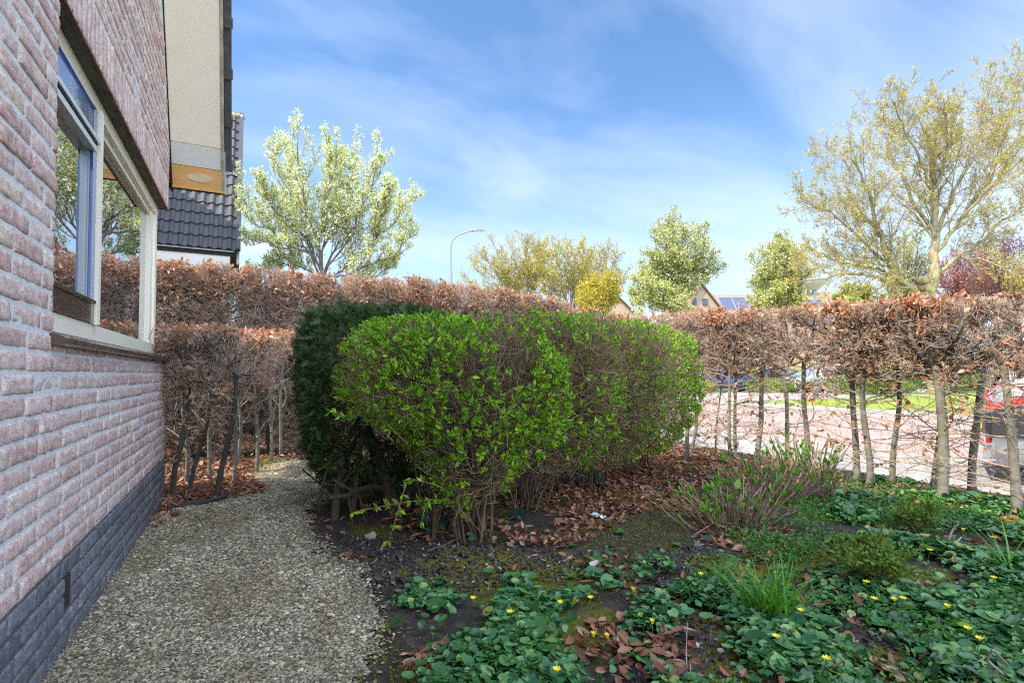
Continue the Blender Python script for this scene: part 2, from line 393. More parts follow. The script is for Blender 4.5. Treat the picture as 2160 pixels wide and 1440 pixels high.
def t_blade(w=0.02, bend=0.35, n=4):
    v = []; 
    for i in range(n):
        t = i / n; v += [(-w * (1 - t * .8), t, -bend * t * t), (w * (1 - t * .8), t, -bend * t * t)]
    v.append((0, 1, -bend)); f4 = [(2 * i, 2 * i + 1, 2 * i + 3, 2 * i + 2) for i in range(n - 1)]
    return np.array(v), [np.array(f4), np.array([(2 * n - 2, 2 * n - 1, 2 * n)])]
def t_curl(w=.62):   # a dry curled beech leaf, 3 x 4 grid
    v = []
    for j in range(4):
        y = j / 3; hw = w * (0.1, .5, .42, .04)[j]
        for i in (-1, 0, 1):
            v.append((i * hw * .85, y - .08 * abs(i), .22 * abs(i) * hw * 2 + .28 * (y - .5) ** 2))
    f = [(j * 3 + i, j * 3 + i + 1, j * 3 + i + 4, j * 3 + i + 3) for j in range(3) for i in range(2)]
    return np.array(v), [np.array(f)]
def leaves(mb, T, pos, dirs, size, rng, up=None, upw=0.0, jit=0.25, mi=0):
    pos = np.asarray(pos, float)
    if len(pos) == 0: return
    sc = size * rng.lognormal(0, jit, len(pos))
    mb.inst(T[0], T[1], pos, frames(dirs, rng, up, upw), sc, mi)

# ------------------------------------------------------------------ the ground plan
WALL_X = -0.55; CORNER_Y = 4.70
HEDGE_X = 4.62; HEDGE_Y = 6.95
def inpoly(x, y, poly):
    c = np.zeros(np.shape(x), bool); n = len(poly)
    for i in range(n):
        x0, y0 = poly[i]; x1, y1 = poly[(i + 1) % n]
        if y0 == y1: continue
        k = ((y0 > y) != (y1 > y)) & (x < (x1 - x0) * (y - y0) / (y1 - y0) + x0)
        c ^= k
    return c
def wpoly(pp): return [tuple(G(a, b)[:2]) for a, b in pp]
def fnoise(P, s, seed=0.0):
    return np.array([mnoise.noise(Vector((p[0] * s + seed, p[1] * s - seed, seed * .37))) for p in P])
def gz(x, y):   # height of the garden soil
    return 0.022 * mnoise.noise(Vector((x * 1.7, y * 1.7, 3.0))) + 0.008 * mnoise.noise(Vector((x * 6, y * 6, 9.0)))
def gzv(P): return np.array([gz(p[0], p[1]) for p in P])
# gravel area (runs along the wall, then turns right behind the clipped bushes)
gr_px = [(0, 1500), (60, 1439), (250, 1200), (333, 1073), (350, 1052), (460, 1052), (560, 985), (640, 963), (760, 950), (900, 948), (1060, 950), (1120, 975), (1040, 992), (900, 1002), (830, 1015), (720, 1035), (640, 1085), (668, 1140), (690, 1165), (760, 1215), (800, 1280), (790, 1370), (740, 1440), (730, 1500)]
GRAVEL = wpoly(gr_px)

# ================================================================== SETTING
# one sheet to the horizon; the raised garden lies on it
def sheet(name, x0, x1, y0, y1, z, m, nx=1, ny=1, h=None):
    mb = MB(); xs = np.linspace(x0, x1, nx + 1); ys = np.linspace(y0, y1, ny + 1)
    X, Y = np.meshgrid(xs, ys); Z = np.full(X.shape, float(z))
    if h is not None: Z = np.vectorize(h)(X, Y) + z
    idx = np.arange(X.size).reshape(X.shape)
    Q = np.stack([idx[:-1, :-1], idx[:-1, 1:], idx[1:, 1:], idx[1:, :-1]], -1).reshape(-1, 4)
    mb.add(np.stack([X, Y, Z], -1).reshape(-1, 3), Q)
    o = mb.build(name, m, smooth=h is not None); tag(o, kind='structure'); return o

m, nt, b = mat('far_ground'); f = noise(nt, 0.6, 6)
nt.links.new(ramp(nt, f, [(0.3, (0.11, 0.15, 0.05)), (0.7, (0.20, 0.22, 0.10))]), b.inputs['Base Color']); _set(b, Roughness=0.95); M['far_ground'] = m
sheet('ground', -900, 900, -900, 900, -0.17, M['far_ground'])

# garden soil with moss, darker damp earth and grit
m, nt, b = mat('garden_soil')
f1 = noise(nt, 22, 8, 0.7); f2 = noise(nt, 1.35, 5, 0.6, 0.4); f3 = noise(nt, 170, 4, 0.7); f4 = noise(nt, 60, 4, 0.7)
soil = ramp(nt, f1, [(0.3, (0.025, 0.021, 0.019)), (0.55, (0.06, 0.05, 0.046)), (0.72, (0.14, 0.12, 0.11))])
mossc = ramp(nt, f4, [(0.3, (0.05, 0.05, 0.008)), (0.5, (0.12, 0.115, 0.013)), (0.7, (0.20, 0.19, 0.025))])
mk = ramp(nt, f2, [(0.50, (0, 0, 0)), (0.57, (1, 1, 1))])
nt.links.new(mixrgb(nt, mk, soil, mossc), b.inputs['Base Color']); _set(b, Roughness=0.95, Specular_IOR_Level=0.2)
bp = bump(nt, b, f1, 0.8, 0.02); bump(nt, b, f3, 0.8, 0.006, bp); M['garden_soil'] = m
GX1 = 5.25
sheet('garden_soil', -0.56, GX1, -3.0, 9.3, 0.0, M['garden_soil'], 90, 165, gz)
sheet('garden_soil', -18, -0.57, 5.0, 9.3, -0.01, M['garden_soil'], 60, 20, gz)
# gravel bed under the loose stones
m, nt, b = mat('gravel_bed')
t = nt.nodes.new('ShaderNodeTexCoord'); v = nt.nodes.new('ShaderNodeTexVoronoi'); v.inputs['Scale'].default_value = 95; nt.links.new(t.outputs['Object'], v.inputs['Vector'])
sp = nt.nodes.new('ShaderNodeSeparateColor'); nt.links.new(v.outputs['Color'], sp.inputs[0])
c = ramp(nt, sp.outputs[0], [(0.0, (0.10, 0.085, 0.06)), (0.4, (0.22, 0.19, 0.13)), (0.8, (0.34, 0.30, 0.21)), (1.0, (0.5, 0.46, 0.36))])
g = ramp(nt, v.outputs['Distance'], [(0.3, (1, 1, 1)), (0.75, (0.25, 0.25, 0.22))])
nt.links.new(mixrgb(nt, 1.0, c, g, 'MULTIPLY'), b.inputs['Base Color']); _set(b, Roughness=0.9)
inv = nmath(nt, 'SUBTRACT', 1.0, v.outputs['Distance']); bump(nt, b, inv, 0.9, 0.01); M['gravel_bed'] = m
mb = MB(); n_ = 0
xs = np.arange(-0.55, 3.2, 0.06); ys = np.arange(-1.0, 7.0, 0.06); X, Y = np.meshgrid(xs, ys); idx = np.arange(X.size).reshape(X.shape)
Zg = np.array([gz(a, b_) for a, b_ in zip(X.ravel(), Y.ravel())]).reshape(X.shape) + 0.006
cxm = (X[:-1, :-1] + .03); cym = (Y[:-1, :-1] + .03)
jit = np.array([0.07 * mnoise.noise(Vector((a * 4, b_ * 4, 1.0))) for a, b_ in zip(cxm.ravel(), cym.ravel())]).reshape(cxm.shape)
keep = inpoly(cxm + jit, cym + jit, GRAVEL)
Q = np.stack([idx[:-1, :-1], idx[:-1, 1:], idx[1:, 1:], idx[1:, :-1]], -1)[keep]
mb.add(np.stack([X, Y, Zg], -1).reshape(-1, 3), Q)
tag(mb.build('gravel_path', M['gravel_bed'], smooth=True), kind='structure')
# loose stones
rng = np.random.default_rng(5)
def near_pts(rng, n, x0, x1, y0, y1, p=1.6):
    """points in a rectangle, denser near the camera"""
    x = rng.uniform(x0, x1, n * 3); y = y0 + (y1 - y0) * rng.uniform(0, 1, n * 3) ** p
    return x[:n * 3], y[:n * 3]
N = 230000
x = rng.uniform(-0.56, 3.0, N); y = 0.9 + 6.0 * rng.uniform(0, 1, N) ** 1.7
k = inpoly(x + rng.normal(0, .045, N), y + rng.normal(0, .045, N), GRAVEL)
x = x[k]; y = y[k]; ok = x > -0.548; x = x[ok]; y = y[ok]
print('pebbles', len(x))
ico_v = np.array([(1, 0, .1), (-1, .1, 0), (.1, 1, 0), (-.1, -1, .1), (0, .1, 1), (.6, .6, .5), (-.6, .5, .55), (-.5, -.6, .5), (.6, -.5, .55)])
ico_f = [np.array([(4, 8, 5), (4, 5, 6), (4, 6, 7), (4, 7, 8), (0, 5, 8), (2, 6, 5), (1, 7, 6), (3, 8, 7), (0, 2, 5), (2, 1, 6), (1, 3, 7), (3, 0, 8)])]
r = 0.0039 * rng.lognormal(0, 0.35, len(x)) * (0.85 + 0.12 * y)
sc = np.stack([r * rng.uniform(.9, 1.7, len(x)), r * rng.uniform(.7, 1.1, len(x)), r * rng.uniform(.4, .8, len(x))], 1)
zg = gzv(np.stack([x, y], 1)) + 0.006
fr = frames(rng.normal(size=(len(x), 3)) * [1, 1, .25], rng, (0, 0, 1), 0.75)
mb = MB(); mb.inst(ico_v, ico_f, np.stack([x, y, zg], 1), fr, sc)
m, nt, b = mat('pebble')
c = ramp(nt, island(nt), [(0.0, (0.10, 0.09, 0.065)), (0.25, (0.22, 0.195, 0.14)), (0.55, (0.34, 0.30, 0.22)), (0.85, (0.48, 0.41, 0.28)), (1.0, (0.70, 0.63, 0.50))])
dirt = ramp(nt, noise(nt, 2.2, 6, .7, .5), [(.35, (.62, .56, .46)), (.6, (1, 1, 1))]); nt.links.new(mixrgb(nt, 1.0, c, dirt, 'MULTIPLY'), b.inputs['Base Color']); _set(b, Roughness=0.75, Specular_IOR_Level=0.3); M['pebble'] = m
o = mb.build('gravel', M['pebble']); tag(o, 'pale angular gravel along the brick wall', 'gravel', kind='stuff')

# moss tufts on the soil
N = 60000
x = rng.uniform(0.2, 4.8, N); y = 0.5 + 4.5 * rng.uniform(0, 1, N) ** 1.3
pr = project(np.stack([x, y, np.zeros(N)], 1))
P2 = np.stack([x, y], 1)
# moss patches seen in the photograph
MOSS = [wpoly(q) for q in ([(1060, 1230), (1110, 1190), (1230, 1200), (1330, 1260), (1240, 1275), (1100, 1265)], [(1180, 1110), (1330, 1080), (1480, 1090), (1450, 1150), (1330, 1200), (1220, 1150)], [(1450, 1310), (1560, 1340), (1640, 1450), (1480, 1450)], [(800, 1290), (880, 1340), (900, 1460), (700, 1460), (770, 1350)], [(640, 1180), (700, 1175), (790, 1195), (760, 1210), (680, 1200)], [(1600, 1140), (1760, 1150), (1720, 1190), (1610, 1170)], [(1960, 1260), (2160, 1240), (2160, 1300), (2000, 1300)])]
inm = np.zeros(N, bool)
jx = rng.normal(0, .05, N); jy = rng.normal(0, .05, N)
for q in MOSS: inm |= inpoly(x + jx, y + jy, q)
P2 = P2[inm]; print('moss', len(P2))
z = gzv(P2); T = t_quad(0.55, .1)
rep = 3
pos = np.repeat(np.column_stack([P2, z + 0.002]), rep, 0) + rng.normal(0, .006, (len(P2) * rep, 3)) * [1, 1, .15]
mb = MB(); dd = rng.normal(size=(len(pos), 3)) * [1, 1, .3] + [0, 0, .9]
leaves(mb, T, pos, dd, 0.010, rng)
tag(mb.build('moss', M['moss']), 'olive green moss cushions on the bare soil', 'moss', kind='stuff')
# ------------------------------------------------------------------ street side: sidewalk, road, lawn
m, nt, b = mat('concrete_pavers')
t = nt.nodes.new('ShaderNodeTexCoord'); br = nt.nodes.new('ShaderNodeTexBrick'); nt.links.new(t.outputs['Object'], br.inputs['Vector'])
br.inputs['Scale'].default_value = 1.0; br.inputs['Brick Width'].default_value = 0.3; br.inputs['Row Height'].default_value = 0.3; br.inputs['Mortar Size'].default_value = 0.008
br.inputs['Color1'].default_value = (0.25, 0.245, 0.235, 1); br.inputs['Color2'].default_value = (0.31, 0.30, 0.28, 1); br.inputs['Mortar'].default_value = (0.16, 0.15, 0.13, 1)
f = noise(nt, 8, 6); nt.links.new(mixrgb(nt, 0.5, br.outputs[0], ramp(nt, f, [(0.3, (0.18, 0.175, 0.16)), (0.7, (0.33, 0.32, 0.30))])), b.inputs['Base Color']); _set(b, Roughness=0.85); M['pavers'] = m
m, nt, b = mat('red_clinker_road')
t = nt.nodes.new('ShaderNodeTexCoord'); br = nt.nodes.new('ShaderNodeTexBrick'); nt.links.new(t.outputs['Object'], br.inputs['Vector'])
br.inputs['Scale'].default_value = 1.0; br.inputs['Brick Width'].default_value = 0.2; br.inputs['Row Height'].default_value = 0.1; br.inputs['Mortar Size'].default_value = 0.006
br.inputs['Color1'].default_value = (0.26, 0.18, 0.16, 1); br.inputs['Color2'].default_value = (0.33, 0.235, 0.21, 1); br.inputs['Mortar'].default_value = (0.26, 0.19, 0.16, 1)
f = noise(nt, 1.2, 7, .65); nt.links.new(mixrgb(nt, 0.45, br.outputs[0], ramp(nt, f, [(0.3, (0.26, 0.185, 0.165)), (0.7, (0.36, 0.27, 0.24))])), b.inputs['Base Color']); _set(b, Roughness=0.85); M['clinker'] = m
M['kerbstone'] = solid('kerbstone', (0.34, 0.32, 0.29), 0.85, var=.2, nscale=8, bmp=.2)
M['darktarmac'] = solid('dark_tarmac', (0.10, 0.10, 0.105), 0.9, var=.2, nscale=4, bmp=.3)
M['asphalt'] = solid('pale_side_street', (0.30, 0.27, 0.25), 0.9, var=.12, nscale=2, bmp=.2)
m, nt, b = mat('lawn'); f = noise(nt, 1.6, 6, .6); f2 = noise(nt, 60, 4, .7)
c = ramp(nt, f, [(0.3, (0.20, 0.27, 0.045)), (0.7, (0.34, 0.38, 0.08))]); nt.links.new(mixrgb(nt, 0.35, c, ramp(nt, f2, [(0.3, (0.08, 0.15, 0.02)), (0.7, (0.30, 0.36, 0.10))])), b.inputs['Base Color'])
_set(b, Roughness=0.9); bump(nt, b, f2, 0.6, 0.03); M['lawn'] = m
RZ = -0.15
sheet('pavement', GX1, 7.9, -12, 13.6, RZ + 0.006, M['pavers'])
sheet('road', 7.9, 14.75, -60, 140, RZ, M['clinker'])
sheet('pavement_far', 14.9, 16.1, -60, 13.9, RZ + 0.055, M['kerbstone'])
sheet('side_street', 14.9, 75, 14.2, 25.5, RZ + 0.004, M['asphalt'])
sheet('lawn', 16.2, 46, -40, 13.9, RZ + 0.05, M['lawn'])
sheet('lawn', 29.0, 46, 13.95, 15.9, RZ + 0.06, M['lawn'])
sheet('parking_strip', GX1 - 18, GX1 - .1, 9.36, 12.4, RZ + 0.006, M['darktarmac'])
mb = MB(); mb.box(14.75, 14.9, -60, 14.2, RZ - .1, RZ + 0.07); mb.box(16.1, 16.2, -40, 14.0, RZ, RZ + 0.075); mb.box(16.1, 29, 13.9, 14.0, RZ, RZ + .075)
mb.box(GX1 - .02, GX1 + .04, -12, 9.35, RZ - .1, -0.02); mb.box(7.86, 7.96, -12, 13.6, RZ - .1, RZ + .02)
tag(mb.build('kerb', M['kerbstone']), kind='structure')
M['lawnblade'] = leafmat('lawnblade', [(0, (.16, .25, .03)), (.6, (.28, .36, .06)), (1, (.44, .46, .12))], .5, .25, .3)
# lawn grass: short blades near its edge, dandelions
rng = np.random.default_rng(11)
N = 26000; x = rng.uniform(16.2, 27, N); y = rng.uniform(2, 13.9, N)
mb = MB(); leaves(mb, t_blade(.05, .3, 2), np.stack([x, y, np.full(N, RZ + .05)], 1), rng.normal(size=(N, 3)) * [.5, .5, 0] + [0, 0, 1], 0.075, rng)
tag(mb.build('grass', M['lawnblade']), 'short sunlit lawn grass across the street', 'grass', kind='stuff')

# ================================================================== THE BRICK HOUSE
def brickmat(name, stops, bumpy=True):
    m, nt, b = mat(name)
    c = ramp(nt, island(nt), stops)
    f = noise(nt, 30, 7, .7, .5); g = noise(nt, 5, 4)
    col = mixrgb(nt, 0.55, c, mixrgb(nt, ramp(nt, f, [(0.36, (0, 0, 0)), (0.66, (1, 1, 1))]), tuple(np.array(stops[0][1]) * .75), tuple(np.minimum(1, np.array(stops[-1][1]) * 1.08))))
    # lime bloom
    col = mixrgb(nt, ramp(nt, noise(nt, 11, 7, .75, 1.0), [(0.58, (0, 0, 0)), (0.72, (.7, .7, .7))]), col, (0.66, 0.60, 0.58))
    _set(b, Roughness=0.9, Specular_IOR_Level=0.25)
    t = nt.nodes.new('ShaderNodeTexCoord'); mp_ = nt.nodes.new('ShaderNodeMapping'); mp_.inputs['Scale'].default_value = (1, 1, 2.0); nt.links.new(t.outputs['Object'], mp_.inputs[0])
    w = noise(nt, 24, 7, .7, 1.8, mp_.outputs[0]); cr = ramp(nt, w, [(0.452, (1, 1, 1)), (0.475, (0, 0, 0)), (0.52, (1, 1, 1))]); nt.links.new(mixrgb(nt, ramp(nt, cr, [(0, (.75, .75, .75)), (.6, (0, 0, 0))]), col, tuple(np.array(stops[0][1]) * .35)), b.inputs['Base Color'])
    bp = bump(nt, b, cr, 0.4, 0.004); bump(nt, b, noise(nt, 110, 4, .7), .25, .002, bp)
    return m
M['brick'] = brickmat('pink_brick', [(0.0, (0.52, 0.30, 0.28)), (0.3, (0.65, 0.44, 0.42)), (0.6, (0.74, 0.55, 0.54)), (0.85, (0.78, 0.64, 0.62)), (0.93, (0.74, 0.64, 0.50)), (1.0, (0.80, 0.70, 0.60))])
M['plinth_brick'] = brickmat('plinth_brick', [(0.0, (0.10, 0.10, 0.12)), (0.5, (0.17, 0.17, 0.20)), (1.0, (0.26, 0.26, 0.29))])
M['mortar'] = solid('mortar', (0.62, 0.62, 0.63), 0.95, var=.12, nscale=30, bmp=.6, bscale=200)
M['plinth_mortar'] = solid('plinth_mortar', (0.10, 0.10, 0.12), 0.95, var=.3, nscale=14, bmp=.6, bscale=200)
M['cream'] = solid('cream_paint', (0.86, 0.80, 0.66), 0.35, var=.05, bmp=.05)
M['navy'] = solid('navy_sky_reflection', (0.012, 0.07, 0.28), 0.12, var=.2, coat=.6)  # gloss paint with the sky's reflection put into its blue
M['brownpaint'] = solid('brown_gloss_paint', (0.045, 0.028, 0.026), 0.2, var=.3, nscale=20, bmp=.3, bscale=45, coat=.4)
M['steel_lintel'] = solid('weathered_lintel', (0.09, 0.085, 0.075), 0.7, var=.45, nscale=9, bmp=.3)
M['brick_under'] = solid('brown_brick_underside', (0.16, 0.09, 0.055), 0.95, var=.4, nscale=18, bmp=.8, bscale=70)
M['sill_tile'] = solid('brown_sill_tile', (0.075, 0.045, 0.035), 0.3, var=.4, nscale=9, bmp=.15, coat=.3)
m, nt, b = mat('soffit_cream'); f = noise(nt, 7, 6, .65); g = noise(nt, 38, 7, .8, 2.2)
c = ramp(nt, f, [(0.3, (0.86, 0.76, 0.62)), (0.7, (0.92, 0.84, 0.70))]); nt.links.new(mixrgb(nt, ramp(nt, g, [(0.61, (0, 0, 0)), (0.69, (.8, .8, .8))]), c, (0.10, 0.075, 0.05)), b.inputs['Base Color']); _set(b, Roughness=0.7); M['soffit'] = m
m, nt, b = mat('soffit_white'); g = noise(nt, 60, 5, .75, 1.0); nt.links.new(mixrgb(nt, ramp(nt, g, [(0.62, (0, 0, 0)), (0.72, (.7, .7, .7))]), (0.72, 0.71, 0.68), (0.25, 0.22, 0.2)), b.inputs['Base Color']); _set(b, Roughness=0.7); M['soffit_white'] = m
m, nt, b = mat('soffit_wood_glow'); f = noise(nt, 12, 5, .6); nt.links.new(ramp(nt, f, [(0.3, (0.72, 0.38, 0.12)), (0.7, (0.85, 0.50, 0.19))]), b.inputs['Base Color']); _set(b, Roughness=0.6); M['soffit_wood_glow'] = m  # orange of the low end board has the sun's bounced glow painted in
M['roof_tile'] = solid('dark_roof_tile', (0.075, 0.072, 0.078), 0.75, var=.35, nscale=16, bmp=.5, bscale=120)
M['trim_green'] = solid('weathered_trim', (0.40, 0.37, 0.28), 0.7, var=.35, nscale=12)
M['dark_gap'] = solid('dark_gap', (0.02, 0.018, 0.016), 0.9)
m, nt, b = mat('window_glass'); _set(b, Base_Color=(0.03, 0.035, 0.04), Roughness=0.01, Specular_IOR_Level=1.0, IOR=2.7, Coat_Weight=1.0, Coat_Roughness=0.0, Coat_IOR=2.0); M['glass'] = m
M['grey_rubber'] = solid('grey_metal_strip', (0.30, 0.33, 0.36), 0.35, metal=.6)
M['white_pvc'] = solid('white_aluminium', (0.62, 0.63, 0.66), 0.3, metal=.3)

COURSE = 0.0625; PLH = 5 * COURSE; TS = math.tan(R(60))
SOF_Y, SOF_Z = 4.84, 2.40          # low end of the verge, and it rises towards -Y at 60 degrees
def brick_template(L, H, rng, nx=11, nz=6, depth=0.014):
    """front face of one hand-moulded brick facing +X; folded skin, rounded arrises"""
    e_ = .0045; ys = np.concatenate([[0], np.linspace(e_, L - e_, nx - 2), [L]]); zs = np.concatenate([[0], np.linspace(e_, H - e_, nz - 2), [H]]); Y, Z = np.meshgrid(ys, zs)
    ed = np.minimum(np.minimum(Y, L - Y), np.minimum(Z, H - Z))
    d = np.where(ed < 1e-6, -0.0035, 0.0) + rng.normal(0, 0.0011, Y.shape)
    d = np.where(ed < 1e-6, d, np.maximum(d, -.0012))
    Yj = Y + np.where((Y > 0) & (Y < L), rng.normal(0, .002, Y.shape), rng.normal(0, .0012, Y.shape)); Zj = Z + rng.normal(0, .0012, Y.shape)
    front = np.stack([d, Yj, Zj], -1).reshape(-1, 3)
    idx = np.arange(nx * nz).reshape(nz, nx)
    Q = np.stack([idx[:-1, :-1], idx[:-1, 1:], idx[1:, 1:], idx[1:, :-1]], -1).reshape(-1, 4)
    rim = np.concatenate([idx[0], idx[1:, -1], idx[-1, ::-1][1:], idx[::-1, 0][1:-1]])
    back = front[rim].copy(); back[:, 0] = -depth
    n = len(front); m_ = len(rim); i = np.arange(m_); j = (i + 1) % m_
    S = np.stack([rim[j], rim[i], n + i, n + j], 1)
    return np.concatenate([front, back]), [np.concatenate([Q, S])]
rngb = np.random.default_rng(21)
house = thing('brick_house', 'pink brick house with a corner window and steep tiled roof along the gravel path', 'house', (WALL_X, CORNER_Y, 0))
HO = np.array([WALL_X, CORNER_Y, 0.0])
def hmb(): return MB()
def hbuild(mb, name, mm, parent=None, smooth=False):
    mb.v = [v - HO for v in mb.v]; return mb.build(name, mm, parent or house, smooth)
WIN_Y0, WIN_Z0, WIN_Z1 = 2.13, 1.075, 2.16     # opening: from WIN_Y0 round the corner
def verge_z(y): return SOF_Z + (SOF_Y - y) * TS
wallb = MB(); plin = MB(); Y0 = -2.2
rows = int(5.6 / COURSE)
for r_ in range(rows):
    z0 = r_ * COURSE + 0.002; zc_ = z0 + .025
    y = CORNER_Y - (0.0 if r_ % 2 else 0.0); first = True
    tgt = plin if z0 < PLH - .01 else wallb
    off = 0.105 if r_ % 2 else 0.21
    if r_ % 4 == 2: off = .155
    while y > Y0:
        L = off if first else (0.21 if rngb.random() > .16 else 0.1)
        first = False
        y1 = y; y0 = y - L; y = y0 - 0.0125
        if zc_ > verge_z(y1) + .06: continue
        # the window and the band of upright bricks over it
        if WIN_Z0 - .02 < zc_ < WIN_Z1 + .22:
            if y0 > WIN_Y0: continue
            if y1 > WIN_Y0 + .005: y1 = WIN_Y0
            if y1 - y0 < .03: continue
        tv, tf = brick_template(y1 - y0, 0.0505, rngb)
        if z0 < PLH - .01: tv[:, 0] *= .5
        tgt.add(tv + [WALL_X + rngb.normal(0, .0012) + (0.004 if z0 < PLH - .01 else 0), y0, z0], tf)
# upright course above the window
y = CORNER_Y + .0
while y > WIN_Y0 - .2:
    y1 = y; y0 = y - .0505; y = y0 - .0105
    tv, tf = brick_template(y1 - y0, 0.205, rngb, 4, 8, .05)
    tv = tv[:, [0, 1, 2]]
    wallb.add(tv + [WALL_X + rngb.normal(0, .001), y0, WIN_Z1 + .002 + rngb.normal(0, .001)], tf)
hbuild(wallb, 'wall', M['brick'], smooth=True); hbuild(plin, 'plinth', M['plinth_brick'], smooth=True)
# mortar body: front wall below window, beside it and gable above (outlines extruded 22 cm inwards)
mb = MB(); mx = WALL_X - .0032
mb.prism([(mx, Y0, PLH), (mx, CORNER_Y - .004, PLH), (mx, CORNER_Y - .004, WIN_Z0 - .03), (mx, Y0, WIN_Z0 - .03)], (-.2, 0, 0))
mb.prism([(mx, Y0, WIN_Z0 - .03), (mx, WIN_Y0 - .003, WIN_Z0 - .03), (mx, WIN_Y0 - .003, WIN_Z1 + .004), (mx, Y0, WIN_Z1 + .004)], (-.2, 0, 0))
yt = SOF_Y - (WIN_Z1 + .004 - SOF_Z) / TS
mb.prism([(mx, Y0, WIN_Z1 + .004), (mx, CORNER_Y - .004, WIN_Z1 + .004), (mx, CORNER_Y - .004, verge_z(CORNER_Y)), (mx, SOF_Y - 3.6 / TS, SOF_Z + 3.6), (mx, Y0, SOF_Z + 3.6)], (-.2, 0, 0))
hbuild(mb, 'mortar', M['mortar'])
mb = MB(); mb.prism([(mx + .002, Y0, -.1), (mx + .002, CORNER_Y - .003, -.1), (mx + .002, CORNER_Y - .003, PLH), (mx + .002, Y0, PLH)], (-.2, 0, 0))
hbuild(mb, 'plinth_mortar', M['plinth_mortar'])
# vent slot in the plinth
v0 = PX(140, 1305, WALL_X); mb = MB(); mb.box(WALL_X - .004, WALL_X + .0045, v0[1] - .04, v0[1] + .02, .135, .245)
hbuild(mb, 'vent_slot', M['dark_gap'])
# end wall round the corner (faces +Y)
mb = MB(); yb = CORNER_Y - .008
mb.prism([(WALL_X - .01, yb, -.1), (-9, yb, -.1), (-9, yb, WIN_Z0 - .03), (WALL_X - .01, yb, WIN_Z0 - .03)], (0, -.2, 0))
mb.prism([(WALL_X - .01, yb, WIN_Z1 + .004), (-9, yb, WIN_Z1 + .004), (-9, yb, SOF_Z + .1), (WALL_X - .01, yb, SOF_Z + .1)], (0, -.2, 0))
mb.prism([(-2.4, yb, WIN_Z0 - .03), (-9, yb, WIN_Z0 - .03), (-9, yb, WIN_Z1 + .004), (-2.4, yb, WIN_Z1 + .004)], (0, -.2, 0))
hbuild(mb, 'end_wall', M['mortar'])
# lintel undersides
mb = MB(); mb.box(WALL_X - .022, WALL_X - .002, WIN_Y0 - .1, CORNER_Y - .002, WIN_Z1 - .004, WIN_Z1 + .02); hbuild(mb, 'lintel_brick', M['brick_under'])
mb = MB(); mb.box(WALL_X - .085, WALL_X - .0225, WIN_Y0 - .02, CORNER_Y - .02, WIN_Z1 - .002, WIN_Z1 + .03); mb.box(-2.4, WALL_X - .0855, CORNER_Y - .09, CORNER_Y - .02, WIN_Z1 - .003, WIN_Z1 + .03); hbuild(mb, 'lintel', M['steel_lintel'])
# window: cream frame, mullion, corner post
fx = WALL_X - .062; FT = .08
win = thing('window', None, None); win.parent = house
def wbuild(mb, name, mm, smooth=False, parent=None):
    mb.v = [v - HO for v in mb.v]; return mb.build(name, mm, parent or win, smooth)
MUL = PX(200, 500, fx)[1]
mb = MB()
ye = CORNER_Y - .065
mb.box(fx - FT, fx, WIN_Y0 - .05, ye, WIN_Z0 + .005, WIN_Z0 + .072)           # bottom rail
mb.box(fx - FT, fx, WIN_Y0 - .05, ye, WIN_Z1 - .070, WIN_Z1 - .003)           # top rail
mb.box(fx - FT, fx - .001, ye - .075, ye - .001, WIN_Z0 + .072, WIN_Z1 - .070)  # corner post
mb.box(fx - FT + .01, fx - .014, ye - .17, ye - .075, WIN_Z0 + .072, WIN_Z1 - .070)  # inner step
mb.box(fx - FT + .01, fx - .024, MUL + .02, ye - .17, WIN_Z1 - .10, WIN_Z1 - .070)
mb.box(fx - FT, fx + .020, MUL - .020, MUL + .022, WIN_Z0 + .072, WIN_Z1 - .070)   # mullion
mb.box(-2.4, fx - FT, ye - FT, ye - .001, WIN_Z0 + .005, WIN_Z0 + .072); mb.box(-2.4, fx - FT, ye - FT, ye - .001, WIN_Z1 - .07, WIN_Z1 - .003)
wbuild(mb, 'frame', M['cream'])
mb = MB(); mb.box(fx - .055, fx - .045, MUL + .018, ye - .17, WIN_Z0 + .072, WIN_Z1 - .10); wbuild(mb, 'pane', M['glass'])
mb = MB(); mb.box(-2.4, fx - FT - .0, ye - .055, ye - .045, WIN_Z0 + .072, WIN_Z1 - .07); wbuild(mb, 'pane', M['glass'])
# opening sash: navy stiles and head (sky reflection painted in), brown bottom rail, ventilator bars at the top
s1 = MUL - .0205; s0 = WIN_Y0 - .25
mb = MB(); mb.box(fx - .05, fx + .006, s1 - .062, s1 - .002, WIN_Z0 + .17, WIN_Z1 - .075)
mb.box(fx - .05, fx + .004, s0, s1 - .0625, WIN_Z1 - .19, WIN_Z1 - .076)
wbuild(mb, 'sash', M['navy'])
mb = MB(); mb.box(fx - .05, fx + .008, s0, s1 - .003, WIN_Z0 + .074, WIN_Z0 + .165); mb.box(fx - .05, fx + .018, s0, s1 - .02, WIN_Z0 + .158, WIN_Z0 + .172); wbuild(mb, 'bottom_rail', M['brownpaint'])
mb = MB(); mb.box(fx - .03, fx + .022, s0, s1 - .02, WIN_Z1 - .232, WIN_Z1 - .212); mb.box(fx - .03, fx + .016, s0, s1 - .05, WIN_Z1 - .275, WIN_Z1 - .250); wbuild(mb, 'ventilator', M['white_pvc'])
mb = MB(); mb.box(fx - .03, fx + .012, s0, s1 - .03, WIN_Z1 - .25, WIN_Z1 - .232); wbuild(mb, 'ventilator_slot', M['dark_gap'])
mb = MB()
for i in range(2): mb.box(fx - .04, fx - .004 - i * .006, s1 - .070 - i * .008, s1 - .0635 - i * .008, WIN_Z0 + .172, WIN_Z1 - .275)
wbuild(mb, 'glazing_strip', M['grey_rubber'])
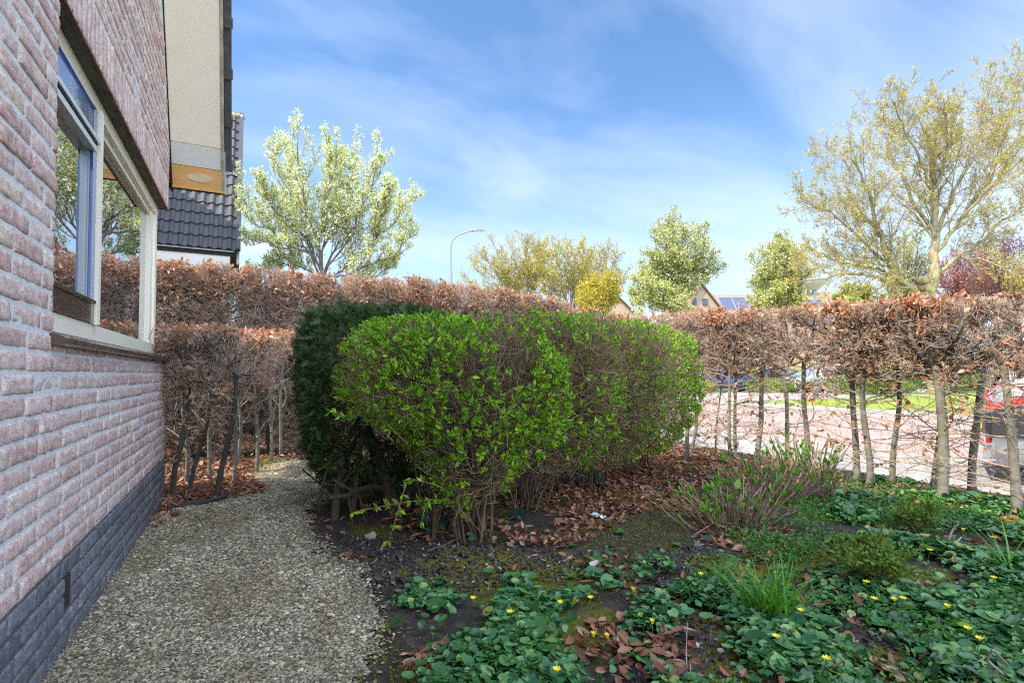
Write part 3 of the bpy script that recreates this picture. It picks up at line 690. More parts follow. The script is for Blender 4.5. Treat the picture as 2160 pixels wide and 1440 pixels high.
mb = MB(); mb.box(fx - .030, fx - .020, s0, s1 - .078, WIN_Z0 + .172, WIN_Z1 - .275); wbuild(mb, 'pane', M['glass'])
# sloping brown sill tiles
mb = MB(); y = CORNER_Y + .0; 
while y > WIN_Y0 - .02:
    y1 = y; y0 = max(y - .098, WIN_Y0 - .03); y = y0 - .006
    zt = WIN_Z0 + .004; zo = WIN_Z0 - .026; xo = WALL_X + .038; xi = fx - .002
    if y1 - y0 < .02: break
    mb.prism([(xi, y0, zt), (xo - .012, y0, zo + .004), (xo, y0, zo - .006), (xo, y0, zo - .022), (xo - .010, y0, zo - .028), (xi, y0, zo - .024)], (0, y1 - y0, 0))
hbuild(mb, 'sill', M['sill_tile'])
# verge: soffit boards, trim, gap line, roof slope and stepped tiles
x0s, x1s = WALL_X - .02, -0.19
def slab(t0, t1, xa, xb, h0, h1):   # a piece along the slope, t measured up the slope from the low end; h above the soffit
    ny, nz = math.cos(R(60)), math.sin(R(60))
    def pt(t, h): return (SOF_Y - t * ny + h * nz, SOF_Z + t * nz + h * ny)
    a, b_, c_, d_ = pt(t0, h0), pt(t1, h0), pt(t1, h1), pt(t0, h1)
    return [(xa, *a), (xa, *b_), (xa, *c_), (xa, *d_)], (xb - xa, 0, 0)
mb = MB(); mb.prism(*slab(.33, 1.32, WALL_X + .006, x1s - .022, 0, .02)); mb.prism(*slab(1.323, 4.2, WALL_X + .006, x1s - .022, 0, .02)); hbuild(mb, 'soffit', M['soffit'])
mb = MB(); mb.prism(*slab(.165, .327, WALL_X + .006, x1s - .022, 0.001, .02)); hbuild(mb, 'soffit_patch', M['soffit_white'])
mb = MB(); mb.prism(*slab(0, .16, WALL_X + .004, x1s, -0.004, .02)); mb.prism(*slab(-.012, 0, WALL_X + .004, x1s + .004, -0.01, .10))
wd = hbuild(mb, 'soffit_board', M['soffit_wood_glow'])
# oval patch on the board
mb = MB(); ny, nz = math.cos(R(60)), math.sin(R(60)); el = []
for i in range(20):
    a = i * 2 * math.pi / 20; t_ = .085 + .032 * math.sin(a); xx = -.36 + .085 * math.cos(a)
    el.append((xx, SOF_Y - t_ * ny - .0075 * nz, SOF_Z + t_ * nz - .0075 * ny))
mb.prism(el, (0, .003 * nz, .003 * ny)); mb.v = [v - HO for v in mb.v]; mb.build('oval_cap', solid('pale_oval', (.80, .62, .42), .6, var=.15, nscale=20), house)
mb = MB(); mb.prism(*slab(.0, 4.2, x1s - .020, x1s + .0, -.006, .135)); hbuild(mb, 'verge_board', M['trim_green'])
mb = MB(); mb.prism(*slab(-.05, 4.2, WALL_X - .01, WALL_X + .006, -.004, .06)); hbuild(mb, 'gap_line', M['dark_gap'])
mb = MB(); mb.prism(*slab(-.02, .30, x1s + .0005, x1s + .008, -.004, .13)); hbuild(mb, 'verge_flashing', M['white_pvc'])
rf = MB(); rf.prism(*slab(-.05, 4.2, -9, x1s - .001, .10, .13))
roof = hbuild(rf, 'roof', M['dark_gap'])
vt = MB(); t_ = .18
while t_ < 4.1:                      # verge tiles: overlapping L-shaped pieces
    s_ = slab(t_, t_ + .36, x1s + .004, x1s + .05, .03, .15); vt.prism(*s_)
    s_ = slab(t_ - .02, t_ + .05, x1s + .002, x1s + .058, .015, .16); vt.prism(*s_)
    xx = x1s
    while xx > x1s - 2.4:
        vt.prism(*slab(t_ - .02, t_ + .36, xx - .29, xx, .1305, .15)); xx -= .3
    t_ += .335
rt = hbuild(vt, 'verge_tile', M['roof_tile'])
# body of the house behind (blocks the sun): far gable slope, ridge and rooms
RIDGE_Y = SOF_Y - 2.5; RIDGE_Z = verge_z(RIDGE_Y)
mb = MB(); mb.prism([(-9, SOF_Y - .1, SOF_Z + .2), (-9, RIDGE_Y, RIDGE_Z + .2), (-9, -1.8, RIDGE_Z + .2), (-9, -2.1, -.1), (-9, CORNER_Y - .4, -.1), (-9, CORNER_Y - .4, WIN_Z0 - .05), (-9, CORNER_Y - 1.5, WIN_Z0 - .05), (-9, CORNER_Y - 1.5, WIN_Z1 + .1), (-9, CORNER_Y - .3, WIN_Z1 + .1)], (9 + WALL_X - .24, 0, 0))
hbuild(mb, 'house_body', M['mortar'])
mb = MB(); mb.box(-3.0, WALL_X - .21, 1.0, CORNER_Y - .21, WIN_Z0 - .2, WIN_Z0 - .04); hbuild(mb, 'window_board', M['white_pvc'])
# ================================================================== BEECH HEDGE
M['beech_limb'] = barkmat('beech_limb', (0.07, 0.055, 0.045), (0.20, 0.165, 0.135), (0.34, 0.31, 0.27), 12)
rg = random.Random(77); rng = np.random.default_rng(77)
def hedge_crown(seed, hx, hy, H, z0, nl, twigs, topleaf=0.5, lean=1.0, leafsz=.042):
    """twigs and dry leaves of one clipped hedge plant; box half sizes hx (thickness), hy (length), from z0 to H"""
    rg = random.Random(seed); rn = np.random.default_rng(seed); out = Br()
    ph = rg.uniform(0, 9)
    def inside(p):
        nx = .05 * mnoise.noise(Vector((p[1] * 5 + ph, p[2] * 5, seed))); 
        return abs(p[0]) < hx + nx and abs(p[1]) < hy * 1.15 and p[2] < H + nx * .7 and p[2] > z0 - .12
    cf = dict(seg=[5, 4, 3, 2], wob=[.22, .30, .34, .4], trop=[.10, .05, .06, .05], taper=.35, kids=[7, 7, 5], start=[.15, .1, .1], ang=[55, 55, 50], len=[.55, .52, .5], rr=[.62, .6, .6], leaf=2, nleaf=1, lf=.3, rmin=.0014)
    for i in range(twigs):
        a = rg.uniform(0, 6.28); z = z0 + (H - z0) * rg.random() ** (.75 if H > 2 else 1.3) * .86
        r0 = rg.uniform(0, .06); d = _norm((math.cos(a) * lean, math.sin(a) * lean * 1.5, rg.uniform(.1, 1.4)))
        grow(rg, out, (r0 * math.cos(a), r0 * math.sin(a), z), d, rg.uniform(.35, .65) * min(1.0, (H - z0)) ** .5, rg.uniform(.006, .012), 0, cf, inside)
    if H > 2:
        for i in range(45):
            a = rg.uniform(0, 6.28); grow(rg, out, (0, 0, rg.uniform(.04, .6)), _norm((math.cos(a), 1.5 * math.sin(a), rg.uniform(-.1, .9))), rg.uniform(.25, .45), .006, 0, cf, inside)
    # short spiky regrowth on the clipped top
    for i in range(int(hy * 420)):
        x = rg.uniform(-hx, hx); y = rg.uniform(-hy, hy); l = rg.uniform(.03, .12)
        d = _norm((rg.gauss(0, .35), rg.gauss(0, .35), 1)); p = (x, y, H - rg.uniform(.05, .16))
        q = (x + d[0] * l, y + d[1] * l, p[2] + d[2] * l); out.put([p, ((p[0] + q[0]) / 2 + .004, (p[1] + q[1]) / 2, (p[2] + q[2]) / 2), q], [.002, .0016, .001], 3)
        if rg.random() < .9: out.tips.append(q); out.tdir.append(d)
    tw = MB(); out.mesh(tw, (5, 4, 3, 3))
    T = np.array(out.tips); Dd = np.array(out.tdir)
    f = (T[:, 2] - z0) / (H - z0)
    w = (0.07 + np.clip((f - .76) / .22, 0, 1) * topleaf * 3.5) * (0.5 + (np.abs(T[:, 0]) > hx * .6) * .6)
    cl = np.array([mnoise.noise(Vector((t[0] * 3, t[1] * 3 + seed, t[2] * 3))) for t in T]); w *= np.clip(1 + 2.2 * cl, .05, 3)
    w /= w.sum(); k = rn.choice(len(T), nl, p=w)
    lf = MB(); leaves(lf, t_curl(.62), T[k] + rn.normal(0, .008, (nl, 3)), Dd[k] + rn.normal(0, .7, (nl, 3)) + [0, 0, -.35], leafsz, rn, jit=.22)
    return tw, lf
def crown_meshes(mbs, nm=('twigs', 'dry_leaves')):
    a = mbs[0].build(nm[0], M['beech_twig'], link_it=False).data; b_ = mbs[1].build(nm[1], M['beech_leaf'], link_it=False).data
    for o in list(bpy.data.objects):
        if o.users == 0 and o.data in (a, b_): bpy.data.objects.remove(o)
    return a, b_
def mobj(name, data, parent, loc=(0, 0, 0), rz=0, sc=(1, 1, 1)):
    o = bpy.data.objects.new(name, data); COL.objects.link(o); o.parent = parent; o.location = loc; o.rotation_euler = (0, 0, rz); o.scale = sc; return o
def smooth_path(pts, n):
    P = np.asarray(pts, float); t = np.linspace(0, 1, len(P)); u = np.linspace(0, 1, n)
    Q = np.stack([np.interp(u, t, P[:, i]) for i in range(3)], 1)
    for _ in range(2): Q[1:-1] = (Q[:-2] + 2 * Q[1:-1] + Q[2:]) / 4
    return Q
print('crowns')
HC_back = [crown_meshes(hedge_crown(300 + i, .27, .30, 2.1, .10, 950, 120, .8)) for i in range(5)]
HC_right = [crown_meshes(hedge_crown(340 + i, .26, .31, 1.5, .86, 380, 17, .28, leafsz=.041)) for i in range(5)]
HC_stub = [crown_meshes(hedge_crown(380 + i, .17, .26, 1.27, .80, 230, 10, .5, leafsz=.045)) for i in range(3)]

def side_twigs(rg, z0, z1, n, axis=1, L=.45):
    """sparse long side shoots below the crown, mostly along the hedge"""
    out = Br(); cf = dict(seg=[6, 4, 2], wob=[.16, .25, .3], trop=[.03, .03, .0], taper=.3, kids=[5, 3], start=[.25, .2], ang=[42, 45], len=[.42, .4], rr=[.6, .6], leaf=1, nleaf=0, rmin=.0012)
    for i in range(n):
        z = rg.uniform(z0, z1); sgn = rg.choice((-1, 1)); d = _norm((rg.gauss(0, .45), sgn, rg.uniform(-.15, .35)))
        grow(rg, out, (0, 0, z), d, L * rg.uniform(.5, 1.3), rg.uniform(.003, .006), 0, cf)
    return out
def beech(px_base, px_top, width_px, label, group, kind='right', zt=None, mid=None, crown=0, var=0, low=7, base=None):
    """one hedge tree. Trunk goes from the ground point seen at px_base to the point seen at px_top at the same depth"""
    b0 = G(*px_base) if base is None else np.array(base, float)
    b0[2] = gz(b0[0], b0[1]) - .02
    Zd = b0.dot(F_)
    pts = [b0]
    for q in (mid or []): pts.append(D(q[0], q[1], Zd))
    pts.append(D(px_top[0], px_top[1], Zd))
    pts = np.array(pts); pts[1:] += np.random.default_rng(var).normal(0, .016, (len(pts) - 1, 3))
    rad = width_px * Zd / FPX / 2
    t = thing('beech_tree', label, 'hedge tree', tuple(b0), 0, group)
    Q = smooth_path(pts - b0, 10); rad *= .72; rr = np.linspace(rad * 1.08, rad * .75, 10); rr[0] *= 1.2
    rr = rr * (1 + .07 * np.sin(np.arange(10) * 2.3 + var))
    mb = MB(); mb.tubes(Q, rr, 12)
    rg = random.Random(1000 + var); out = Br()
    # knuckled crown limbs
    cf = dict(seg=[6, 5, 3], wob=[.20, .28, .34], trop=[.10, .05, .03], taper=.4, kids=[5, 5], start=[.2, .15], ang=[52, 50], len=[.6, .5], rr=[.6, .55], leaf=9, nleaf=0, rmin=.0016)
    top = tuple(Q[-1]); H = zt - b0[2]
    def ins(p): return p[2] < H - .02 and abs(p[0] + b0[0] - hx0) < .33
    hx0 = b0[0] if kind != 'right' else HEDGE_X + .02
    for i in range(5 if kind == 'right' else 3):
        a = i * 2.4 + var; sg = 1 if i % 2 else -1
        grow(rg, out, top, _norm((.35 * math.cos(a), sg * rg.uniform(.5, 1.2), rg.uniform(.45, 1.1))), rg.uniform(.38, .62), rad * rg.uniform(.55, .85), 0, cf, ins)
    mb.build('trunk', M['beech_bark_shaded' if kind == 'stub' else 'beech_bark'], t, True)
    mb = MB(); out.mesh(mb, (8, 5, 3)); mb.build('limbs', M['beech_limb'], t, True)
    if low:
        so = side_twigs(rg, .14, max(.5, Q[-1][2]), low); s2 = MB(); so.mesh(s2, (4, 3, 3)); ob = s2.build('side_shoots', M['beech_twig'], t)
        # roots of shoots follow the bent trunk
        me = ob.data; co = np.empty(len(me.vertices) * 3, np.float32); me.vertices.foreach_get('co', co); co = co.reshape(-1, 3)
        co[:, 0] += np.interp(co[:, 2], Q[:, 2], Q[:, 0]); co[:, 1] += np.interp(co[:, 2], Q[:, 2], Q[:, 1]); me.vertices.foreach_set('co', co.ravel())
        if so.tips:
            k = [i for i in range(len(so.tips)) if rg.random() < .08]
            if k:
                T = np.array(so.tips)[k]; T[:, 0] += np.interp(T[:, 2], Q[:, 2], Q[:, 0]); T[:, 1] += np.interp(T[:, 2], Q[:, 2], Q[:, 1])
                lf = MB(); leaves(lf, t_curl(.6), T, rng.normal(size=(len(k), 3)) + [0, 0, -.8], .045, rng); lf.build('low_leaves', M['beech_leaf'], t)
    set_ = {'right': HC_right, 'back': HC_back, 'stub': HC_stub}[kind]; H0 = {'right': 1.5, 'back': 2.1, 'stub': 1.27}[kind]
    a, b_ = set_[var % len(set_)]
    cx_ = (hx0 - b0[0]) if kind == 'right' else 0.0
    cyy = Q[-1][1] * .6
    if crown == 0:
        z_ = 0 if kind != 'right' else H - 1.5
        sz = 1 if kind == 'right' else H / H0
        rz = math.pi * (var % 2)
        if kind == 'back': rz += math.pi / 2
        mobj('twigs', a, t, (cx_, cyy, z_), rz, (1, 1, sz)); mobj('dry_leaves', b_, t, (cx_, cyy, z_), rz, (1, 1, sz))
    return t
def rtop(y): return float(np.interp(y, [0.5, 1.5, 2.5, 4.0, 6.0, 7.0], [1.42, 1.46, 1.51, 1.59, 1.74, 1.92]))
RG = 'beech trees of the clipped hedge along the street'
TR = [  # base px, top px, width px, mid px, label
    ((2147, 1085), (2120, 770), 24, [(2136, 950), (2125, 860)], 'nearest grey beech trunk, rightmost of the hedge, in front of the silver car'),
    ((2052, 1046), (2085, 755), 20, [(2048, 985), (2072, 900), (2066, 840), (2078, 790)], 'slanting S-bent beech trunk just left of the silver car'),
    ((1988, 1060), (1990, 775), 28, [(1988, 900)], 'thickest grey beech trunk of the hedge, forking into two heavy black arms'),
    ((1968, 1034), (1975, 770), 18, [(1970, 900)], 'beech trunk half hidden behind the thickest forked one'),
    ((1882, 1027), (1893, 740), 15, [(1884, 950), (1892, 850)], 'straight slender beech trunk alone between the trunk pair and the forked trunk'),
    ((1833, 1025), (1820, 740), 17, [(1836, 975), (1822, 880), (1816, 800)], 'right one of the pair of pale beech trunks, bending towards its foot'),
    ((1808, 1019), (1802, 745), 17, [(1812, 950), (1802, 850)], 'left one of the pair of pale beech trunks'),
    ((1704, 992), (1700, 760), 15, [(1704, 910), (1695, 850)], 'sunlit beech trunk rising behind the right end of the cut hydrangea'),
    ((1661, 960), (1650, 770), 12, [(1660, 900), (1655, 830)], 'pale beech trunk behind the middle of the cut hydrangea'),
    ((1597, 978), (1606, 765), 15, [(1600, 935), (1610, 890), (1604, 840)], 'brown kinked beech trunk left of the tallest hydrangea shoots'),
    ((1552, 970), (1552, 770), 10, [(1550, 880)], 'right one of two dark straight beech trunks standing close together'),
    ((1541, 982), (1540, 775), 10, [(1541, 900)], 'left one of two dark straight beech trunks standing close together'),
    ((1509, 962), (1526, 800), 6, [(1513, 900)], 'thinnest beech stem, curving among fallen leaves'),
    ((1456, 955), (1468, 745), 9, [(1462, 900), (1466, 840)], 'thin beech trunk just right of the sunlit end of the privet'),
    ((1448, 968), (1449, 760), 12, [(1447, 870)], 'leaf clad beech trunk at the sunlit end of the privet'),
]
print('right hedge')
for i, (bp_, tp_, w, mid, lab) in enumerate(TR):
    b0 = G(*bp_); beech(bp_, tp_, w, lab, RG, 'right', rtop(b0[1]), mid, 1 if i in (3, 12, 10) else 0, i, 24)
# hedge trees outside the frame on the right and hidden behind the privet, up to the corner
k = 20
for y in (1.05, .55):
    beech(None, (2300, 760), 20, 'beech tree of the street hedge near the frame edge', RG, 'right', rtop(y), None, 0, k, 3, base=(HEDGE_X + .1, y, 0)) if False else None
    k += 1
HB = 'beech trees of the back hedge'
BL = ['back hedge beech hidden behind the brick house, furthest left', 'back hedge beech seen only in the window reflection, left one', 'back hedge beech seen only in the window reflection, right one', 'back hedge beech behind the window mullion', 'back hedge beech directly right of the window corner post', 'back hedge beech below the left part of the dark tiled roof', 'back hedge beech below the right end of the dark tiled roof', 'back hedge beech just right of the tiled roof, above the low stub hedge', 'back hedge beech above the left edge of the dark yew', 'back hedge beech below the trunk of the white blossoming tree', 'back hedge beech below the right half of the white blossoming tree', 'back hedge beech above the left end of the bright privet', 'back hedge beech just left of the arched street lamp', 'back hedge beech just right of the arched street lamp', 'back hedge beech below the left golden budding tree', 'back hedge beech between the two golden budding trees', 'back hedge beech where the hedge top starts to drop', 'back hedge beech next to the hedge corner', 'back hedge beech standing in the hedge corner']
def plain_beech(x, y, kind, zt, label, group, var, rad=.02, low=2):
    rg = random.Random(var); b0 = np.array([x, y, gz(x, y) if y < 8 else 0.0])
    t = thing('beech_tree', label, 'hedge tree', tuple(b0), 0, group)
    H = zt; ht = H * (.62 if kind == 'right' else .8)
    P = [(0, 0, -.02)] + [(rg.gauss(0, .03), rg.gauss(0, .03), ht * f) for f in (.33, .66, 1)]
    mb = MB(); mb.tubes(smooth_path(P, 8), np.linspace(rad * 1.1, rad * .6, 8), 7)
    out = Br(); cf = dict(seg=[5, 4], wob=[.2, .28], trop=[.1, .05], taper=.4, kids=[4], start=[.2], ang=[50], len=[.6], rr=[.6], leaf=9, nleaf=0, rmin=.002)
    for i in range(7):
        z = ht * rg.uniform(.25, 1); a = rg.uniform(0, 6.28)
        grow(rg, out, (0, 0, z), _norm((.8 * math.cos(a), .8 * math.sin(a), .8)), rg.uniform(.3, .6), rad * .5, 0, cf, lambda p: p[2] < H - .03 and abs(p[0 if kind == 'right' else 1]) < .3)
    out.mesh(mb, (5, 4)); mb.build('trunk', M['beech_bark'], t, True)
    set_ = {'right': HC_right, 'back': HC_back, 'stub': HC_stub}[kind]; H0 = {'right': 1.5, 'back': 2.1, 'stub': 1.27}[kind]
    a, b_ = set_[var % len(set_)]; rz = math.pi * (var % 2) + (math.pi / 2 if kind == 'back' else 0)
    z_ = H - 1.5 if kind == 'right' else 0; sz = 1 if kind == 'right' else H / H0
    mobj('twigs', a, t, (0, 0, z_), rz, (1, 1, sz)); mobj('dry_leaves', b_, t, (0, 0, z_), rz, (1, 1, sz))
    return t
for i, y in enumerate(np.arange(4.95, 6.7, .42)):
    plain_beech(HEDGE_X + rg.uniform(-.1, .1), y, 'right', rtop(y), ['beech above the sunlit right end of the privet row', 'street hedge beech below the buff gable with vents', 'street hedge beech below the low bright yellow tree', 'street hedge beech below the brown gable', 'last street hedge beech next to the hedge corner'][i], 'hedge beeches behind the privet', 400 + i)
for i, y in enumerate((.95, .5)):
    plain_beech(HEDGE_X + rg.uniform(-.1, .1), y, 'right', rtop(y), ['street hedge beech just beyond the right edge of the photo', 'outermost street hedge beech beyond the right edge of the photo'][i], 'hedge beeches at the near end', 410 + i, .03)
def btop(x): return float(np.interp(x, [-3, .0, 2.6, 3.8, 4.8], [2.15, 2.16, 2.20, 2.10, 1.93]))
xs_ = np.arange(-2.6, 4.9, .40)
for i, x in enumerate(xs_):
    plain_beech(x + rg.uniform(-.06, .06), HEDGE_Y + rg.uniform(-.06, .06), 'back', btop(x), BL[i], HB, 500 + i, .022)
# short low hedge at the house corner
SG = 'beech trees of the low hedge stub by the house corner'
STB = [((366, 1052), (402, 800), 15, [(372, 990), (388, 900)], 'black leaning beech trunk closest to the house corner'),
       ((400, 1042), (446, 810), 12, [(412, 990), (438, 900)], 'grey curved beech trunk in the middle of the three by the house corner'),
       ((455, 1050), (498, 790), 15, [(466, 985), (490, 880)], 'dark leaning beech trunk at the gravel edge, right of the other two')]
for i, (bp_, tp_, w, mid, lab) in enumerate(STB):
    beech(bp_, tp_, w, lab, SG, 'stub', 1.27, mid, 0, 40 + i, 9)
k = 0
for (x, y) in [(-.45, 5.15), (-.10, 5.2), (-.30, 5.6), (.08, 5.65), (-.1, 6.05), (.22, 6.1), (.33, 6.4)]:
    plain_beech(x, y, 'stub', 1.27 + (y - 4.7) * .06, ['thin beech behind the black trunk closest to the house corner', 'thin beech just right of the rightmost leaning stub trunk', 'thin beech between the leaning stub trunks', 'thin beech in the middle of the receding stub hedge, right row', 'thin beech in the middle of the receding stub hedge, left row', 'thin beech near the far end of the stub hedge', 'thin beech at the far end of the stub hedge by the litter'][k], 'thin beeches of the hedge stub', 600 + k, .018); k += 1
# wires strained along the hedge
wr = thing('hedge_wire', 'thin grey wire strained along the hedge trunks', 'wire', (HEDGE_X, 0, 0), 0)
mb = MB()
for z in (.885, 1.20, .62):
    ys = np.linspace(.2, 6.3, 24); mb.tubes(np.stack([np.full(24, -.09) + .004 * np.sin(ys * 5), ys, z + .006 * np.sin(ys * 3)], 1), np.full(24, .0016), 4)
me_ = mb.build('wire_strand', solid('galvanised_wire', (.5, .5, .5), .4, metal=.8), wr)

# ================================================================== CLIPPED BUSHES
def blob_sd(P, blobs):
    """smooth union of ellipsoids: >0 inside"""
    v = np.full(len(P), -9.0)
    for c, r, e in blobs:
        q = np.abs((P - np.array(c)) / np.array(r)); v = np.maximum(v, 1 - (q ** e).sum(1) ** (1 / e))
    return v
def shell_points(rn, blobs, n, depth, bias=1.0, ground=.0):
    lo = np.min([np.array(c) - r for c, r, e in blobs], 0); hi = np.max([np.array(c) + r for c, r, e in blobs], 0)
    out = []; tot = 0
    while tot < n:
        P = rn.uniform(lo, hi, (n * 6, 3)); P += 0
        s = blob_sd(P, blobs) + np.array([.06 * mnoise.noise(Vector(p * 4)) for p in P])
        k = (s > 0) & (s < depth) & (P[:, 2] > ground) & (rn.random(len(P)) < np.exp(-s * bias)); out.append(P[k]); tot += k.sum()
    return np.concatenate(out)[:n]
def outward(P, blobs):
    e = .01; g = np.stack([blob_sd(P + np.eye(3)[i] * e, blobs) - blob_sd(P - np.eye(3)[i] * e, blobs) for i in range(3)], 1)
    return unit(-g)
def bush(name, label, cat, base_pts, blobs, seed, group=None, n_ros=900, n_tw=900, leafsz=.034, dens=None, per=5, stems=9, rs=.012, lo=.05):
    rn = np.random.default_rng(seed); rg = random.Random(seed)
    b0 = np.array([*base_pts[0], gz(*base_pts[0])]); t = thing(name, label, cat, tuple(b0), 0, group)
    bl = [(np.array(c) - b0, r, e) for c, r, e in blobs]
    def ins(p): return blob_sd(np.array([p]), bl)[0] > .02 or p[2] < .55
    out = Br(); cf = dict(seg=[7, 5, 4, 3], wob=[.12, .2, .24, .3], trop=[.03, .03, .03, .02], taper=.4, kids=[6, 5, 4], start=[.3, .2, .15], ang=[32, 35, 38], len=[.55, .55, .5], rr=[.6, .6, .6], leaf=9, nleaf=0, rmin=.0013)
    for (x, y) in base_pts:
        for i in range(stems):
            c, r, e = bl[rg.randrange(len(bl))]
            tgt = np.array(c) + rn.uniform(-.75, .75, 3) * r; q = np.array([x + rg.gauss(0, .05) - b0[0], y + rg.gauss(0, .05) - b0[1], -.01]); tgt[2] = max(tgt[2], .6)
            d = unit(tgt - q); d = unit(d * [.6, .6, 1.1]); L = np.linalg.norm(tgt - q) * 1.05
            grow(rg, out, tuple(q), tuple(d), L, rs * rg.uniform(.6, 1.2), 0, cf, None if rg.random() < .0 else ins)
    P = shell_points(rn, bl, n_tw, .30, 3.0, .12)
    o = outward(P, bl); dd = unit(o * .8 + rn.normal(0, .55, P.shape) + [0, 0, .55]); L = rn.uniform(.07, .20, len(P))
    a = P - dd * L[:, None] * .8; c_ = P + dd * L[:, None] * .2; mid = (a + c_) / 2 + rn.normal(0, .010, P.shape)
    stm = MB(); out.mesh(stm, (6, 4, 3, 3)); stm.build('stems', M['privet_stem'], t)
    tw = MB(); tw.tubes(np.stack([a, mid, c_], 1), np.tile([.0022, .0017, .0012], (len(P), 1)), 3); tw.build('twigs', M['privet_twig'], t)
    P = shell_points(rn, bl, n_ros * 3, .16, 5.0, lo)
    w = np.ones(len(P)) if dens is None else dens(P + b0)
    P = P[rn.random(len(P)) < w][:n_ros]
    o = outward(P, bl); ax = unit(o * .6 + rn.normal(0, .45, P.shape) + [0, 0, .6]); P = P + ax * .015
    K = np.repeat(np.arange(len(P)), per * 2); lv = np.tile(np.repeat(np.arange(2), per), len(P))
    ph = rn.uniform(0, 6.28, len(K)); A = ax[K]; r_ = rn.normal(size=A.shape); S = unit(r_ - (r_ * A).sum(1, keepdims=True) * A)
    dirs = A * np.where(lv == 0, .55, 1.1)[:, None] + S * .8
    pos = P[K] + A * (np.where(lv == 0, -.012, .006))[:, None] + rn.normal(0, .004, A.shape)
    lf = MB(); leaves(lf, t_leaf(.42, .09, .08), pos, dirs, leafsz, rn, jit=.25); lf.build('leaves', M['privet_leaf'], t)
    return t
print('privet'); M['privet_stem'] = barkmat('privet_stem', (0.045, 0.035, 0.025), (0.15, 0.11, 0.07), None, 16)
def bc(px, py, Z): return D(px, py, Z)
# blob centres measured against the photograph
PB1 = [((.98, 3.05, .93), (.52, .50, .32), 2.8), ((1.28, 3.05, .78), (.52, .50, .44), 2.8), ((1.15, 2.85, .48), (.26, .30, .30), 2.2)]
PB2 = [((1.75, 3.35, .86), (.66, .56, .49), 3.4), ((1.95, 3.35, .62), (.45, .42, .40), 2.4)]
PB3 = [((2.50, 3.62, .89), (.62, .60, .51), 3.2), ((2.55, 3.65, .55), (.5, .45, .40), 2.4)]
PB4 = [((3.22, 3.98, .86), (.56, .60, .54), 2.8), ((3.30, 4.02, .55), (.48, .42, .40), 2.4)]
def patch(sc, seed, lo_, hi_, zlo=0):
    def f(P):
        n = np.array([mnoise.noise(Vector(p * sc + seed)) for p in P]); return np.clip(lo_ + (hi_ - lo_) * (n + .35) * 1.6, .02, 1)
    return f
PG = 'privet shrubs of the clipped row'
bush('privet_shrub', 'privet with the largest bright green leaves, leftmost of the clipped row beside the yew', 'shrub', [(1.12, 2.80), (1.22, 2.86), (1.02, 2.95)], PB1, 1, PG, 1800, 3200, .028, patch(2.6, 3., .10, 1.2), 5, 9, .009)
bush('privet_shrub', 'twiggy half bare privet, second from the left in the clipped row', 'shrub', [(1.75, 3.3), (1.95, 3.4)], PB2, 2, PG, 900, 5200, .027, patch(2.5, 7., .05, .7), 4, 14, .006)
bush('privet_shrub', 'brown twiggy privet with few leaves, third from the left in the clipped row', 'shrub', [(2.45, 3.65), (2.65, 3.75)], PB3, 3, PG, 900, 6000, .025, patch(2.5, 17., .05, .65), 4, 16, .006)
bush('privet_shrub', 'sunlit yellow green privet at the right end of the clipped row', 'shrub', [(3.25, 4.05), (3.5, 4.2)], PB4, 4, PG, 2300, 3600, .025, patch(2.5, 27., .45, 1.3), 5, 14, .006)

# a few long loose shoots hanging out of the first privet
print('yew')
def yew(name, label, base, trunks, blobs, seed, n):
    rn = np.random.default_rng(seed); rg = random.Random(seed); b0 = np.array([*base, 0.0]); t = thing(name, label, 'yew', tuple(b0), 0, 'dark clipped yews')
    bl = [(np.array(c) - b0, r, e) for c, r, e in blobs]
    mb = MB(); out = Br(); cf = dict(seg=[5, 4, 3], wob=[.15, .2, .25], trop=[.05, .05, 0], taper=.4, kids=[7, 5], start=[.1, .15], ang=[55, 45], len=[.5, .5], rr=[.5, .6], leaf=9, nleaf=0, rmin=.0015)
    for (x, y, r) in trunks:
        q = (x - b0[0], y - b0[1], -.02); grow(rg, out, q, _norm((rg.gauss(0, .1), rg.gauss(0, .1), 1)), 1.1, r, 0, cf, lambda p: p[2] < .3 or blob_sd(np.array([p]), bl)[0] > .0)
    out.mesh(mb, (8, 5, 3)); mb.build('trunk', M['yew_bark'], t, True)
    P = shell_points(rn, bl, n, .45, 4.0, .12); P2 = P.copy()
    o = outward(P, bl); dd = unit(o * .9 + rn.normal(0, .5, P.shape) + [0, 0, -.05])
    # a flat spray: stem with paired needles
    nv = []; nf = []
    for j in range(7):
        yv = .12 + j * .13
        for s in (-1, 1):
            b_ = len(nv); L_ = .30 * (1 - j * .07); nv += [(0, yv, 0), (s * L_, yv + .16, .02), (s * L_ * .96, yv + .105, .02), (0, yv - .06, 0)]
            nf.append((b_, b_ + 1, b_ + 2, b_ + 3) if s > 0 else (b_ + 3, b_ + 2, b_ + 1, b_))
    b_ = len(nv); nv += [(-.02, 0, 0), (.02, 0, 0), (.01, 1.05, 0), (-.01, 1.05, 0)]; nf.append((b_, b_ + 1, b_ + 2, b_ + 3))
    lf = MB(); leaves(lf, (np.array(nv), [np.array(nf)]), P, dd, .055, rn, (0, 0, 1), .3, .22); lf.build('foliage', M['yew_leaf'], t)
    return t
YB1 = [((.84, 3.98, .93), (.52, .50, .48), 4.0), ((.84, 3.98, .60), (.47, .46, .48), 3.0)]
YB2 = [((1.45, 4.35, 1.00), (.62, .50, .40), 3.0)]
yew('yew_shrub', 'dark green clipped yew with black trunks at the gravel edge, left of the bright privet', (.5, 3.58), [(.5, 3.56, .028), (.62, 3.62, .022), (.55, 3.75, .018), (.90, 3.68, .06), (.42, 3.7, .01)], YB1, 51, 15000)
